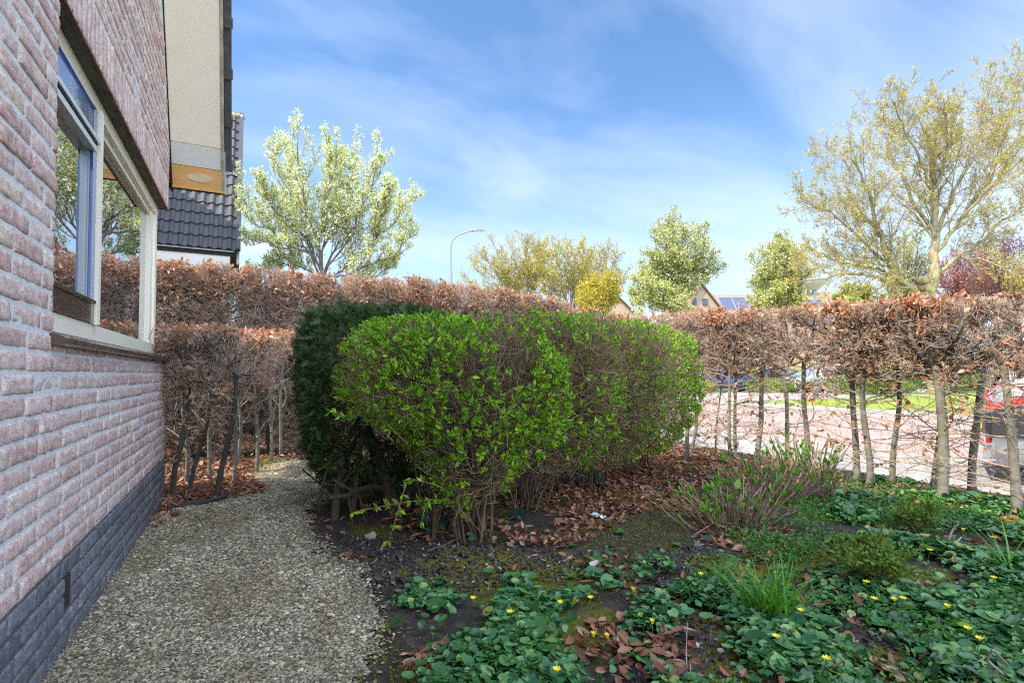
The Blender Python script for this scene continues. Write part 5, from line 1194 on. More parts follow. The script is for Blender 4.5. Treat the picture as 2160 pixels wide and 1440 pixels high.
# the neighbour's steep tiled roof behind the hedge, left
def neighbour():
    Zn = 12.0; c_ = D(499, 540, Zn); xv, yv, ze = c_[0], c_[1], 3.72
    t = thing('neighbour_house', 'neighbouring house with steep dark wavy tiled roof and white fascia behind the back hedge', 'house', (xv, yv, RZ))
    Wd = 7.0; run = 2.38; rise = run * TS; e = ze - RZ
    mb = MB(); mb.prism([(-.25, .3, 0), (-.25, run * 2, 0), (-.25, run * 2, e), (-.25, run, e + rise - .25), (-.25, .3, e)], (-Wd, 0, 0)); mb.build('wall', M['buffbrick'], t)
    boxes(t, 'fascia', 'whitewall', [(-Wd - .2, -.14, .02, .30, e - .42, e - .035)])
    boxes(t, 'gutter', 'metal', [(-Wd - .2, -.05, -.03, .10, e - .034, e - .004)])
    # wavy interlocking tiles: one sheet per course, overlapping
    rn = np.random.default_rng(4); mb = MB(); co = .345; n = int(run / math.cos(R(60)) / co); wx = .19
    for j in range(n + 1):
        t0 = j * co; t1 = t0 + co + .05
        xs = np.arange(-Wd, .001, wx / 8); ph = (xs / wx) % 1
        hgt = .032 * np.clip(np.sin(ph * 2 * math.pi), -.35, 1) ; edge = .012 * np.cos(ph * 2 * math.pi)
        V = []
        for (tt, hh) in ((t0 - .0, .012), (t0, .052), (t1, .018)):
            k_ = np.array([tt] * len(xs)) + (edge if tt == t0 else 0); h_ = hgt * 1.0 + hh - (.04 if hh == .012 else 0)
            V.append(np.stack([xs, k_ * .5 - h_ * .866, e + k_ * .866 + h_ * .5], 1))
        V = np.array(V); idx = np.arange(V.shape[0] * V.shape[1]).reshape(V.shape[:2])
        mb.add(V.reshape(-1, 3), np.stack([idx[:-1, :-1], idx[:-1, 1:], idx[1:, 1:], idx[1:, :-1]], -1).reshape(-1, 4))
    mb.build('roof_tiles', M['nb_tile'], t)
    mb = MB(); mb.prism([(-Wd, 0, e - .03), (-Wd, run, e + rise - .03), (-Wd, run * 2, e - .03), (-Wd, run * 2, e - .12), (-Wd, run, e + rise - .13), (-Wd, 0, e - .12)], (Wd - .02, 0, 0)); mb.build('roof', M['dark_gap'], t)
    mb = MB(); mb.prism([(.0, -.06, e - .3), (.0, .06, e - .3), (.0, run + .05, e + rise + .0), (.0, run - .07, e + rise + .06)], (.055, 0, 0)); mb.build('verge_board', M['trim_green'], t)
    mb = MB()
    for j in range(n + 1):
        t0 = j * co; mb.obox((.03, t0 * .5 + .10 - .05, e + t0 * .866 + .18), (.05, 0, 0), (0, .09, .155), (0, -.035, .02))
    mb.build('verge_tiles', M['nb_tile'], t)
    P = [(x, run, e + rise + .02) for x in np.linspace(-Wd, .1, 22)]; mb = MB(); mb.tubes(np.array(P), np.full(22, .07), 10, 0, True); mb.build('ridge_tiles', M['lichen_tile'], t)
    # unseen volume added further left, shaped to shade the lower left of the tiles
    mb = MB(); mb.prism([(-3.0, -3.5, 0), (-3.0, -3.5, 4.7), (-3.0, -.5, 9.95), (-3.0, 2.2, 5.2), (-3.0, 2.2, 0)], (-Wd, 0, 0)); mb.build('unseen_shade_wing', M['buffbrick'], t)
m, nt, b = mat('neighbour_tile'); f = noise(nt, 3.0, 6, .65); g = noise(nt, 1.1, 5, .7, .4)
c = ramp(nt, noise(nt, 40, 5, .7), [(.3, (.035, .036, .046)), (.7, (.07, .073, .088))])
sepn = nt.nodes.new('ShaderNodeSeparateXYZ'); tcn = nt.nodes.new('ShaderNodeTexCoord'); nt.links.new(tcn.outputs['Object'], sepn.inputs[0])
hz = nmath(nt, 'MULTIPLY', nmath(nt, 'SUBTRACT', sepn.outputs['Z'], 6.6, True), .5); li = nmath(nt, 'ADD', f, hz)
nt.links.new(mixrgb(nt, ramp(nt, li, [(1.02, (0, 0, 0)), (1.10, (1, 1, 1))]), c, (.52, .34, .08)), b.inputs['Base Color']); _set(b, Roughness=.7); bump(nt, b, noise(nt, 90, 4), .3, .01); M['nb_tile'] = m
M['lichen_tile'] = solid('lichen_ridge', (.42, .30, .10), .9, var=.4, nscale=9)
neighbour()

# ================================================================== LAMPS
lamp = D(950, 790, 25.0); t = thing('street_lamp', 'tall grey street lamp with a curved arm and flat head above the back hedge', 'street lamp', (lamp[0], lamp[1], RZ))
top = D(950, 520, 25.0)[2] - RZ; el = D(990, 487, 25.0); rt = RT; tp = D(992, 484, 25.0)
mb = MB(); dz0 = D(950, 572, 25)[2] - RZ
mb.tubes(np.array([(0, 0, 0), (0, 0, dz0 - .1), (0, 0, dz0)]), [.085, .08, .055], 12)
P = [np.array([0, 0, dz0])] + [np.array([0, 0, top])]
for a in np.linspace(0, 1, 7)[1:]:
    ang = a * math.radians(72); P.append(np.array([0, 0, top]) + rt * (.55 * (1 - math.cos(ang))) + UPV * (.60 * math.sin(ang)))
lastp = P[-1]; P.append(lastp + rt * .55 + UPV * .17)
mb.tubes(resample(np.array(P), 18)[0], np.linspace(.045, .032, 18), 10); mb.build('pole', M['metal'], t, True)
h0 = P[-1]; mb = MB(); ax = rt * .99 + UPV * .05
prof = [(-.08, .03, .03), (0, .05, .06), (.12, .11, .075), (.35, .14, .07), (.55, .12, .045), (.68, .05, .02)]
V = []; perp = np.cross(rt, UPV)
for (s, w_, h_) in prof:
    for a in np.linspace(0, 2 * math.pi, 12, endpoint=False): V.append(h0 + ax * s + perp * w_ * math.cos(a) + UPV * h_ * math.sin(a) * (1 if math.sin(a) > 0 else .45))
idx = np.arange(len(V)).reshape(len(prof), 12); mb.add(np.array(V), [np.stack([idx[:-1], np.roll(idx[:-1], -1, 1), np.roll(idx[1:], -1, 1), idx[1:]], -1).reshape(-1, 4), idx[0][None], idx[-1][None, ::-1].copy()])
mb.build('lamp_head', M['metal'], t, True); boxes_ = MB(); boxes_.obox(h0 + ax * .36 - UPV * .036, rt * .2, perp * .09, UPV * .008); boxes_.build('lens', M['whitewall'], t)
lp = D(1721, 790, 22.5); t = thing('post_lamp', 'grey lamp post with a wide cone shaped lantern in front of the solar roofs', 'street lamp', (lp[0], lp[1], RZ))
zt = D(1721, 598, 22.5)[2] - RZ; zb = D(1721, 611, 22.5)[2] - RZ - .02
mb = MB(); mb.lathe([(.11, 0), (.11, 1.1), (.075, 1.15), (.055, zb - .2), (.07, zb - .15), (.07, zb)], (0, 0, 0), 14); mb.build('post', M['metal'], t, True)
mb = MB(); mb.lathe([(.08, zb), (.14, zb + .04), (.34, zb + .24), (.47, zb + .38)], (0, 0, 0), 20)
m, nt, b = mat('lantern_glass'); _set(b, Base_Color=(.40, .37, .28), Roughness=.3); M['lantern'] = m
mb.build('lantern', M['lantern'], t, True)
mb = MB(); mb.lathe([(.48, zb + .381), (.50, zb + .41), (.44, zb + .45), (.0, zb + .50)], (0, 0, 0), 20); mb.build('lantern_lid', M['metal'], t, True)
# ================================================================== CARS
m, nt, b = mat('car_glass'); _set(b, Base_Color=(.02, .025, .03), Roughness=.03, Specular_IOR_Level=.9); M['carglass'] = m
m, nt, b = mat('tyre'); _set(b, Base_Color=(.02, .02, .02), Roughness=.8); M['tyre'] = m
m, nt, b = mat('red_light'); _set(b, Base_Color=(.65, .015, .02), Roughness=.08, Coat_Weight=.8, Specular_IOR_Level=.7); M['redlight'] = m
m, nt, b = mat('clear_light'); _set(b, Base_Color=(.7, .72, .75), Roughness=.08, Coat_Weight=.8); M['clearlight'] = m
m, nt, b = mat('yellow_plate'); _set(b, Base_Color=(.85, .58, .02), Roughness=.4); M['plate'] = m
m, nt, b = mat('black_plastic'); _set(b, Base_Color=(.03, .03, .035), Roughness=.5); M['blackplastic'] = m
def paint(name, col, metal=.4):
    m, nt, b = mat(name); _set(b, Base_Color=col, Roughness=.28, Metallic=metal, Coat_Weight=.9, Coat_Roughness=.05); return m
PT = dict(silver=paint('silver_paint', (.55, .57, .60), .6), blue=paint('dark_blue_paint', (.03, .05, .16)), black=paint('dark_paint', (.03, .035, .05)), white=paint('white_car_paint', (.75, .76, .78), 0), red=paint('red_car_paint', (.4, .03, .03)))
def car(label, loc, heading, col, group='cars parked along the street', van=False):
    """hatchback; x runs from rear (0) to nose (4.2), built from cross sections"""
    t = thing('parked_car', label, 'car', loc, heading, group)
    L, W = 4.2, .87; h = 1.95 if van else 1.48
    # sections: x, half width at sill, half width at belt, roof half width, sill z, belt z, top z
    S = [(0.0, .62, .70, .60, .34, .88, .90), (.05, .78, .80, .62, .26, .92, .98 if not van else h - .2), (.22, .84, .85, .60, .22, .95, 1.28 if not van else h - .05), (.55, .86, .87, .62, .20, .95, h - .06), (1.3, .87, .87, .64, .20, .93, h), (2.2, .87, .87, .63, .20, .92, h - .03), (2.75, .86, .86, .60, .20, .92, h - .26), (3.2, .86, .86, .70, .20, .93, 1.02), (3.8, .84, .82, .66, .22, .84, .88), (4.1, .76, .74, .60, .26, .70, .74), (4.2, .60, .60, .5, .32, .60, .62)]
    ring = lambda s: [(s[0], -s[1], s[4]), (s[0], -s[2], (s[4] + s[5]) / 2), (s[0], -s[2] * .985, s[5]), (s[0], -s[3], s[6] - .05), (s[0], -s[3] * .82, s[6]), (s[0], 0, s[6] + .015), (s[0], s[3] * .82, s[6]), (s[0], s[3], s[6] - .05), (s[0], s[2] * .985, s[5]), (s[0], s[2], (s[4] + s[5]) / 2), (s[0], s[1], s[4])]
    V = np.array([ring(s) for s in S]); n, k = V.shape[:2]; idx = np.arange(n * k).reshape(n, k)
    Q = np.stack([idx[:-1, :-1], idx[:-1, 1:], idx[1:, 1:], idx[1:, :-1]], -1).reshape(-1, 4)
    mb = MB(); mb.add(V.reshape(-1, 3), [Q, idx[0][None, ::-1].copy(), idx[-1][None].copy(), np.stack([idx[:-1, 0], idx[1:, 0], idx[1:, -1], idx[:-1, -1]], 1)])
    mb.build('body', PT[col], t, True)
    g = MB()   # side windows lie just proud of the cabin
    for s in (-1, 1):
        def sw(i, j, a, c):
            A, B = V[i], V[j]; f = lambda P, q: P[3 if s < 0 else 7] * q + P[2 if s < 0 else 8] * (1 - q)
            o = np.array([0, s * .006, .0]); pts = [f(A, a) + o, f(B, a) + o, f(B, c) + o, f(A, c) + o]; g.add(np.array(pts), [np.array([[0, 1, 2, 3]])])
        sw(2, 3, .25, .85); sw(3, 4, .12, .9); sw(4, 5, .12, .9); sw(5, 6, .12, .85)
    g.build('side_windows', M['carglass'], t)
    rw = MB(); A, B = V[1], V[2]
    rw.add(np.array([A[3] * .3 + A[2] * .7, A[7] * .3 + A[8] * .7, B[7], B[3]]) + [-.03, 0, .02], [np.array([[0, 1, 2, 3]])]); rw.build('rear_window', M['carglass'], t)
    ws = MB(); A, B = V[6], V[7]; ws.add(np.array([V[6][3] * .9 + V[6][2] * .1, V[6][7] * .9 + V[6][8] * .1, V[7][7], V[7][3]]) + [.01, 0, .02], [np.array([[0, 1, 2, 3]])]); ws.build('windscreen', M['carglass'], t)
    for s in (-1, 1):
        mb = MB(); P = np.array([(-.015, s * .56, .74), (-.01, s * .80, .72), (.30, s * .872, .80), (.34, s * .872, .90), (.12, s * .81, 1.02), (-.005, s * .66, .92)]); mb.add(np.concatenate([P, P + [0, s * .012, 0]]), [np.array([[0, 1, 2, 3, 4, 5]]), np.array([[6, 7, 8, 9, 10, 11]])] + [np.array([[i, (i + 1) % 6, (i + 1) % 6 + 6, i + 6]]) for i in range(6)]); mb.build('tail_light', M['redlight'], t)
        mb = MB(); mb.box(-.012, .02, min(s * .5, s * .74), max(s * .5, s * .74), .40, .45); mb.build('reflector', M['redlight'], t)
        mb = MB(); mb.obox((4.02, s * .62, .70), (.12, -s * .05, 0), (0, .12, 0), (.0, 0, .07)); mb.build('headlight', M['clearlight'], t)
        mb = MB(); mb.obox((2.75, s * .95, .98), (.06, 0, 0), (0, .08, 0), (0, 0, .06)); mb.build('mirror', PT[col], t)
        for x in (.78, 3.36):
            wv = thing('wheel', None, None, (x, s * .80, .31)); wv.parent = t
            mb = MB(); mb.lathe([(.20, -.1), (.29, -.1), (.31, -.06), (.31, .06), (.29, .1), (.20, .1)], (0, 0, 0), 20, 0, 'y'); mb.build('tyre', M['tyre'], wv, True)
            mb = MB(); mb.lathe([(.0, -.085), (.20, -.09), (.205, 0), (.20, .09), (0, .085)], (0, 0, 0), 20, 0, 'y'); mb.build('rim', M['metal'], wv)
            mb = MB(); mb.lathe([(.325, -.012), (.365, -.006), (.365, .006), (.325, .012)], (x, s * .868, .33), 20, 0, 'y', False); mb.build('wheel_arch', M['blackplastic'], t)
    mb = MB(); mb.box(-.014, .03, -.76, .76, .47, .70); mb.box(.03, .30, -.866, .866, .47, .70); mb.build('tailgate_panel', M['blackplastic'], t) if col == 'silver' else None
    mb = MB(); mb.box(-.025, -.015, -.26, .26, .50, .61); mb.build('number_plate', M['plate'], t)
    mb = MB(); mb.box(-.035, .25, -.70, .70, .24, .36); mb.build('bumper', PT[col] if col == 'silver' else M['blackplastic'], t)
    return t
rear = G(2083, 965, .10); ax = np.array([.42, -.90]); ax /= np.linalg.norm(ax); off = np.array([ax[1], -ax[0]])   # rear left corner -> car origin
nrm = np.array([-ax[1], ax[0]])
o_ = rear[:2] + (-nrm if np.dot(-nrm, F_[:2]) > 0 else nrm) * .70
car('silver hatchback with bright red tail lights at the right edge of the photo', (o_[0], o_[1], RZ), math.atan2(ax[1], ax[0]), 'silver')
def far_car(px, Z, head, col, label, van=False):
    p = D(px, 790, Z); return car(label, (p[0], p[1], RZ), head, col, van=van)
hd = -R(YAW)
far_car(1462, 33, hd, 'blue', 'dark blue car parked in front of the gabled house')
far_car(1598, 36, hd, 'black', 'dark parked car left of the globe lamp post')
far_car(1775, 33, hd + R(195), 'white', 'white silver car with a yellow plate right of the globe lamp post')
far_car(1745, 40, hd, 'white', 'white van standing behind the white silver car', True)
far_car(2038, 44, hd + R(20), 'red', 'red car glimpsed beyond the lawn left of the silver hatchback')
far_car(2060, 36, hd, 'blue', 'blue car glimpsed beyond the lawn behind the silver hatchback')
p = D(330, 790, 9.3); car('dark car with a red tail light seen through the low hedge stub', (p[0], p[1], RZ), R(0), 'black')

# ================================================================== GROUND PLANTS
print('ground plants')
rng = np.random.default_rng(99)
def scatter_px(n, poly, jit=8, zoff=0.0, dens=None, pw=1.0):
    """ground points whose photo positions fall in a polygon, evenly spread over the ground"""
    W_ = np.array(wpoly(poly)); lo = W_.min(0); hi = W_.max(0); out = []; tot = 0; it = 0
    while tot < n and it < 60:
        it += 1; P = rng.uniform(lo, hi, (n * 2, 2)); Pj = P + rng.normal(0, .03, P.shape)
        k = inpoly(Pj[:, 0], Pj[:, 1], [tuple(x) for x in W_])
        if dens is not None: k &= rng.random(len(P)) < dens(P)
        r2 = np.hypot(P[:, 0], P[:, 1]); k &= rng.random(len(P)) < np.clip((2.0 / r2) ** pw, 0, 1)
        out.append(P[k]); tot += k.sum()
    return np.concatenate(out)[:n]
def nz(sc, lo, seed, amp=2.2):
    return lambda P: np.clip(lo + amp * fnoise(P, sc, seed), 0.02, 1)
PA = [(835, 1270), (930, 1222), (1065, 1215), (1110, 1270), (1260, 1280), (1240, 1245), (1330, 1240), (1430, 1310), (1400, 1350), (1300, 1340), (1450, 1460), (880, 1480), (930, 1370), (870, 1350)]
PB = [(1390, 1290), (1480, 1180), (1640, 1200), (1720, 1210), (1760, 1120), (1740, 1010), (1900, 1015), (2170, 1060), (2300, 1130), (2300, 1480), (1400, 1500), (1560, 1420), (1540, 1330), (1440, 1330)]
PC = [(1180, 1180), (1330, 1160), (1440, 1200), (1330, 1260), (1230, 1230)]
ptsA = scatter_px(2700, PA, dens=nz(3.0, .62, 1., 3.)); ptsB = scatter_px(12800, PB, dens=nz(2.0, .16, 5., 3.6), pw=.35); ptsC = scatter_px(160, PC, dens=nz(3., .5, 9.))
print(len(ptsA), len(ptsB))
Pg = np.concatenate([ptsA, ptsB, ptsC])
hgt = 0.018 + 0.055 * np.clip(.5 + 1.3 * fnoise(Pg, 2.4, 4.), 0, 1) * rng.uniform(.3, 1, len(Pg))
z = gzv(Pg) + hgt; pos = np.column_stack([Pg, z]); dirs = rng.normal(size=(len(Pg), 3)) * [1, 1, .28]
lf = MB(); sz = rng.lognormal(0, .38, len(Pg)) * .0235
lf.inst(*t_heart(1.0, .16), pos - unit(dirs) * sz[:, None] * .5, frames(dirs, rng, (0, 0, 1), .60), sz)
k = rng.random(len(Pg)) < .35; a = np.column_stack([Pg[k] + rng.normal(0, .012, (k.sum(), 2)), gzv(Pg[k])]); c_ = pos[k] - unit(dirs[k]) * sz[k][:, None] * .5
lf.tubes(np.stack([a, (a + c_) / 2 + [0, 0, .006], c_], 1), np.tile([.0012, .001, .0009], (k.sum(), 1)), 3)
tag(lf.build('celandine_leaves', M['celandine'], smooth=False), 'dark blue green heart shaped celandine leaves covering the bed', 'ground cover', kind='stuff')
# small weeds between them
PW = [(1500, 1000), (1560, 1180), (1700, 1210), (1760, 1120), (2100, 1100), (1900, 1020), (1740, 1010), (1600, 1090)]
P = scatter_px(2600, PW, dens=nz(3., .5, 3.)); P = np.concatenate([P, scatter_px(1500, PB, dens=nz(2.5, .3, 8.))])
K = np.repeat(np.arange(len(P)), 4); pos = np.column_stack([P[K] + rng.normal(0, .012, (len(K), 2)), gzv(P)[K] + rng.uniform(.004, .055, len(K))])
lf = MB(); leaves(lf, t_leaf(.55, .1, .1), pos, rng.normal(size=(len(K), 3)) + [0, 0, .3], .017, rng, (0, 0, 1), .5); tag(lf.build('small_weeds', M['weed']), 'small light green weeds between the celandine and the hydrangea', 'weeds', kind='stuff')
# leaf litter under the clipped row
PL = [(700, 1100), (860, 1030), (1010, 1000), (1150, 975), (1320, 960), (1455, 950), (1560, 968), (1640, 985), (1560, 1040), (1480, 1075), (1330, 1085), (1250, 1130), (1180, 1170), (1080, 1150), (1000, 1145), (860, 1130)]
P = np.concatenate([scatter_px(6500, PL, dens=nz(2.2, .85, 2., 1.6), pw=.2), scatter_px(600, [(1440, 1060), (1560, 1060), (1700, 1150), (1640, 1200), (1480, 1150)]), scatter_px(500, PB), scatter_px(110, [(840, 1380), (1000, 1340), (1000, 1440), (860, 1440)]), scatter_px(220, [(1230, 1320), (1420, 1310), (1480, 1440), (1200, 1440)]), scatter_px(900, [(1750, 1000), (2180, 1050), (2180, 1100), (1750, 1050)], pw=.0),
     scatter_px(90, PC), scatter_px(40, [(620, 1090), (900, 1140), (1200, 1200), (1000, 1230), (700, 1180)])])
zl = gzv(P) + rng.uniform(.002, .05, len(P)) * np.clip(.4 + fnoise(P, 1.5, 6.) * 2, .15, 1)
lf = MB(); leaves(lf, t_curl(.62), np.column_stack([P, zl]), rng.normal(size=(len(P), 3)) * [1, 1, .5], .044, rng, (0, 0, 1), .5, .22)
Q1 = np.concatenate([rng.uniform([-3.0, 6.1], [3.2, 9.2], (6500, 2)), rng.uniform([-1.0, 4.9], [.05, 6.2], (1500, 2))]); Q2 = np.column_stack([rng.uniform(-.7, .12, 700), rng.uniform(4.55, 5.0, 700)]); 
Q3 = np.column_stack([rng.uniform(2.6, 5.1, 2600), rng.uniform(3.9, 8, 2600)]); Q4 = np.array(scatter_px(230, [(333, 1085), (345, 1048), (480, 1035), (475, 1052), (400, 1062)])); Q5 = np.column_stack([np.full(60, -.53) + rng.uniform(0, .1, 60), rng.uniform(3.9, 4.6, 60)])
for Q_ in (Q1, Q2, Q3, Q4, Q5): leaves(lf, t_curl(.62), np.column_stack([Q_, gzv(Q_) + rng.uniform(.004, .03, len(Q_))]), rng.normal(size=(len(Q_), 3)) * [1, 1, .4], .048, rng, (0, 0, 1), .5, .22)
x = rng.uniform(-.5, .4, 60); y = rng.uniform(1.2, 4.4, 60); leaves(lf, t_curl(.6), np.column_stack([x, y, np.full(60, .016)]), rng.normal(size=(60, 3)) * [1, 1, .2], .017, rng, (0, 0, 1), .5)
tag(lf.build('fallen_leaves', M['litter']), 'brown curled beech leaves lying under the shrubs', 'leaf litter', kind='stuff')
# soil crumbs and grit on the bare earth
P = np.concatenate([scatter_px(5200, [(600, 1130), (760, 1130), (1060, 1150), (1300, 1180), (1480, 1150), (1500, 1200), (1100, 1230), (800, 1280), (700, 1200)]), scatter_px(4000, [(1400, 1180), (2160, 1240), (2300, 1480), (1300, 1480)], pw=.5)])
mb = MB(); r = .005 * rng.lognormal(0, .45, len(P)); mb.inst(ico_v, ico_f, np.column_stack([P, gzv(P) + r * .4]), frames(rng.normal(size=(len(P), 3)), rng), np.stack([r * 1.3, r, r * .8], 1))
m, nt, b = mat('soil_crumb'); nt.links.new(ramp(nt, island(nt), [(0, (.02, .017, .016)), (.6, (.06, .05, .048)), (.93, (.13, .115, .11)), (1, (.45, .42, .38))]), b.inputs['Base Color']); _set(b, Roughness=.9); M['crumb'] = m
tag(mb.build('soil_crumbs', M['crumb']), 'dark crumbly soil between moss and leaves', 'soil', kind='stuff')

# ---- countable plants
def gp(px, py): p = G(px, py); p[2] = gz(p[0], p[1]); return p
def flower(px, py, label, tilt=.3, s=.018):
    """px,py: where the flower head is seen"""
    hz = .075; p = G(px, py, hz + .0); b0 = np.array([p[0], p[1], gz(p[0], p[1])]); t = thing('celandine_flower', label, 'flower', tuple(b0), rng.uniform(0, 6), 'yellow celandine flowers')
    st = MB(); st.tubes(np.array([(.015, 0, 0), (.008, .002, hz * .5), (0, 0, hz)]), [.0015, .0012, .0012], 5); st.build('stem', M['weed'], t)
    pe = MB(); n = 8; a = np.arange(n) * 2 * math.pi / n; d = np.stack([np.cos(a), np.sin(a), np.full(n, rng.uniform(.3, 1.3))], 1)
    Y = unit(d); Zx = np.array([0, 0, 1.0]) - Y * Y[:, 2:3]; Zx = unit(Zx); X = np.cross(Y, Zx); pe.inst(*t_leaf(.5, .05, -.1), np.tile([0, 0, hz], (n, 1)), np.stack([X, Y, Zx], -1), np.full(n, s)); pe.build('petals', M['petal'], t)
    ce = MB(); ce.lathe([(0.0, hz), (.004, hz + .001), (.003, hz + .005), (0.0005, hz + .006)], (0, 0, 0), 8); ce.build('flower_centre', M['petal'], t)
FL = [(999, 1268, 'celandine flower nearest the gravel, in the left patch of leaves'), (1076, 1300, 'celandine flower in the middle of the left leaf patch'), (1175, 1414, 'lowest celandine flower of the left leaf patch, at the bottom edge'), (1182, 1279, 'celandine flower below the moss cushion'), (1246, 1262, 'open celandine flower just right of the moss cushion'), (1336, 1243, 'celandine flower at the top of the middle leaf mound'), (1376, 1313, 'celandine flower at the right tip of the middle leaf mound'),
      (1252, 1341, 'left one of two close celandine flowers beside fallen leaves'), (1281, 1343, 'right one of two close celandine flowers beside fallen leaves'), (1479, 1215, 'celandine flower left of the small grass tuft'), (1561, 1231, 'left one of two celandine flowers inside the large grass tuft'), (1637, 1206, 'celandine flower above the large grass tuft'), (1690, 1293, 'celandine flower right of the large grass tuft'), (1638, 1345, 'open celandine flower under the large grass tuft'), (1744, 1390, 'drooping celandine flower left of the bottom leaves'),
      (1828, 1230, 'celandine flower in front of the feathery perennial'), (1845, 1264, 'closed celandine flower below the feathery perennial'), (1886, 1265, 'large celandine flower below the feathery perennial'), (1906, 1262, 'celandine flower right of the large one below the feathery perennial'), (1999, 1280, 'celandine flower left of the bare soil patch'), (2041, 1322, 'upright celandine flower in the right leaf patch'), (2066, 1342, 'celandine flower just right of the upright one'), (1928, 1068, 'celandine flower close to the thickest hedge trunk'), (1966, 1078, 'small celandine flower in front of the thickest hedge trunk'), (2032, 1120, 'celandine flower beside the forked dead branch'), (2098, 1136, 'celandine flower in the far right patch'), (1962, 1161, 'celandine flower at the foot of the dead branch'), (2097, 1217, 'celandine flower at the right edge')]
for a, b_, l in FL: flower(a, b_, l)
def tuft(px, py, label, n, H, sp, name='grass_tuft', mt='grassblade', w=.018):
    p = gp(px, py); t = thing(name, label, 'grass', tuple(p)); rn = np.random.default_rng(int(px))
    d = rn.normal(size=(n, 3)) * [sp, sp, .1] + [0, 0, 1]; pos = rn.normal(0, .028, (n, 3)) * [1, 1, 0]
    lf = MB(); ph = unit(d); up_ = np.array([0, 0, 1.0]); Y = ph; Zx = unit(up_ - Y * Y[:, 2:3] + rn.normal(0, .15, Y.shape)); X = unit(np.cross(Y, Zx)); Zx = np.cross(X, Y)
    lf.inst(*t_blade(w, .28, 5), pos, np.stack([X, Y, Zx], -1), H * rn.uniform(.45, 1.1, n)); lf.build('blades', M[mt], t); return t
tuft(1618, 1310, 'large bright green grass tuft among celandine leaves', 190, .26, .42)
tuft(1520, 1215, 'small pale grass tuft behind the large one', 70, .13, .8)
tuft(2130, 1210, 'tall thin grass blades at the right edge of the bed', 26, .28, .6)
def rosette(px, py, label, n=12, L=.06, w=.38, mt='weed', H=.5):
    p = gp(px, py); t = thing('rosette_plant', label, 'plant', tuple(p)); rn = np.random.default_rng(int(px * 3 + py)); a = np.arange(n) * 2.4; d = np.stack([np.cos(a), np.sin(a), rn.uniform(.2, .2 + H, n)], 1)
    Y = unit(d); Zx = unit(np.array([0, 0, 1.]) - Y * Y[:, 2:3]); X = np.cross(Y, Zx); lf = MB(); lf.inst(*t_leaf(w, .06, .15), np.tile([0, 0, .006], (n, 1)), np.stack([X, Y, Zx], -1), L * rn.uniform(.6, 1.1, n)); lf.build('leaves', M[mt], t)
for a, b_, l, s in [(1262, 1188, 'green rosette plant behind the pale dead leaf', .075), (1205, 1245, 'strappy green rosette beside the large moss cushion', .06), (1205, 1218, 'small rosette on the moss, left', .045), (1119, 1216, 'small rosette at the back edge of the moss cushion', .05), (1308, 1129, 'bright rosette on the mossy soil', .05), (1246, 1115, 'little bright rosette near the paper scrap', .04), (1207, 1155, 'little rosette on dark soil', .035), (1290, 1160, 'tiny plant on moss', .03), (1427, 1155, 'small rosette left of the hydrangea', .04), (1650, 1215, 'rosette behind the grass tuft', .05), (1735, 1370, 'large strappy rosette below the grass tuft', .11), (1385, 1065, 'small rosette in the leaf litter', .035)]:
    rosette(a, b_, l, 13, s)
# big-leaved seedling right, and ivy
rosette(1965, 1320, 'large pale green leaved seedling in the right leaf patch', 5, .15, .45, 'hyd_leaf', .5)
def ivy(px, py, label, n, sp=.06, sz=.055, zz=(.01, .08)):
    p = gp(px, py); t = thing('ivy', label, 'ivy', tuple(p), 0, 'ivy growing through the leaf litter'); rn = np.random.default_rng(int(px + py)); P = rn.normal(0, sp, (n, 3)) * [1, 1, 0]; P[:, 2] = rn.uniform(*zz, n)
    d = rn.normal(size=(n, 3)) * [1, 1, .3] + [-.2, -.5, -.3]; lf = MB(); lf.inst(*t_ivy(), P, frames(d, rn, (-.3, -.8, .7), .6), sz * rn.lognormal(0, .25, n)); lf.build('leaves', M['ivy'], t)
    s = MB(); Q = P[np.argsort(P[:, 0])]; s.tubes(resample(Q * [1, 1, .5], max(4, n))[0], np.full(max(4, n), .0022), 4); s.build('stem', M['twig_dead'], t)
ivy(975, 1130, 'dark ivy under the front privet, left of its stems', 14, .09); ivy(905, 1110, 'dark ivy in the deepest shade between yew and privet', 10, .08); ivy(1265, 1030, 'blue green ivy cluster in the litter right of the privet stems', 9, .06, .06, (.03, .12)); ivy(1090, 1095, 'ivy on the litter right of the front privet stems', 7, .05, .045)
ivy(1530, 1085, 'ivy with one large star shaped leaf at the foot of the cut hydrangea', 3, .02, .085, (.05, .09)); ivy(1590, 1115, 'low ivy in front of the cut hydrangea', 7, .06, .04, (.01, .03)); ivy(1370, 1040, 'small flat ivy in the leaf litter', 5, .06, .04, (.01, .02)); ivy(1500, 1150, 'pale ivy leaves on bare soil left of the hydrangea', 4, .05, .04, (.005, .015))

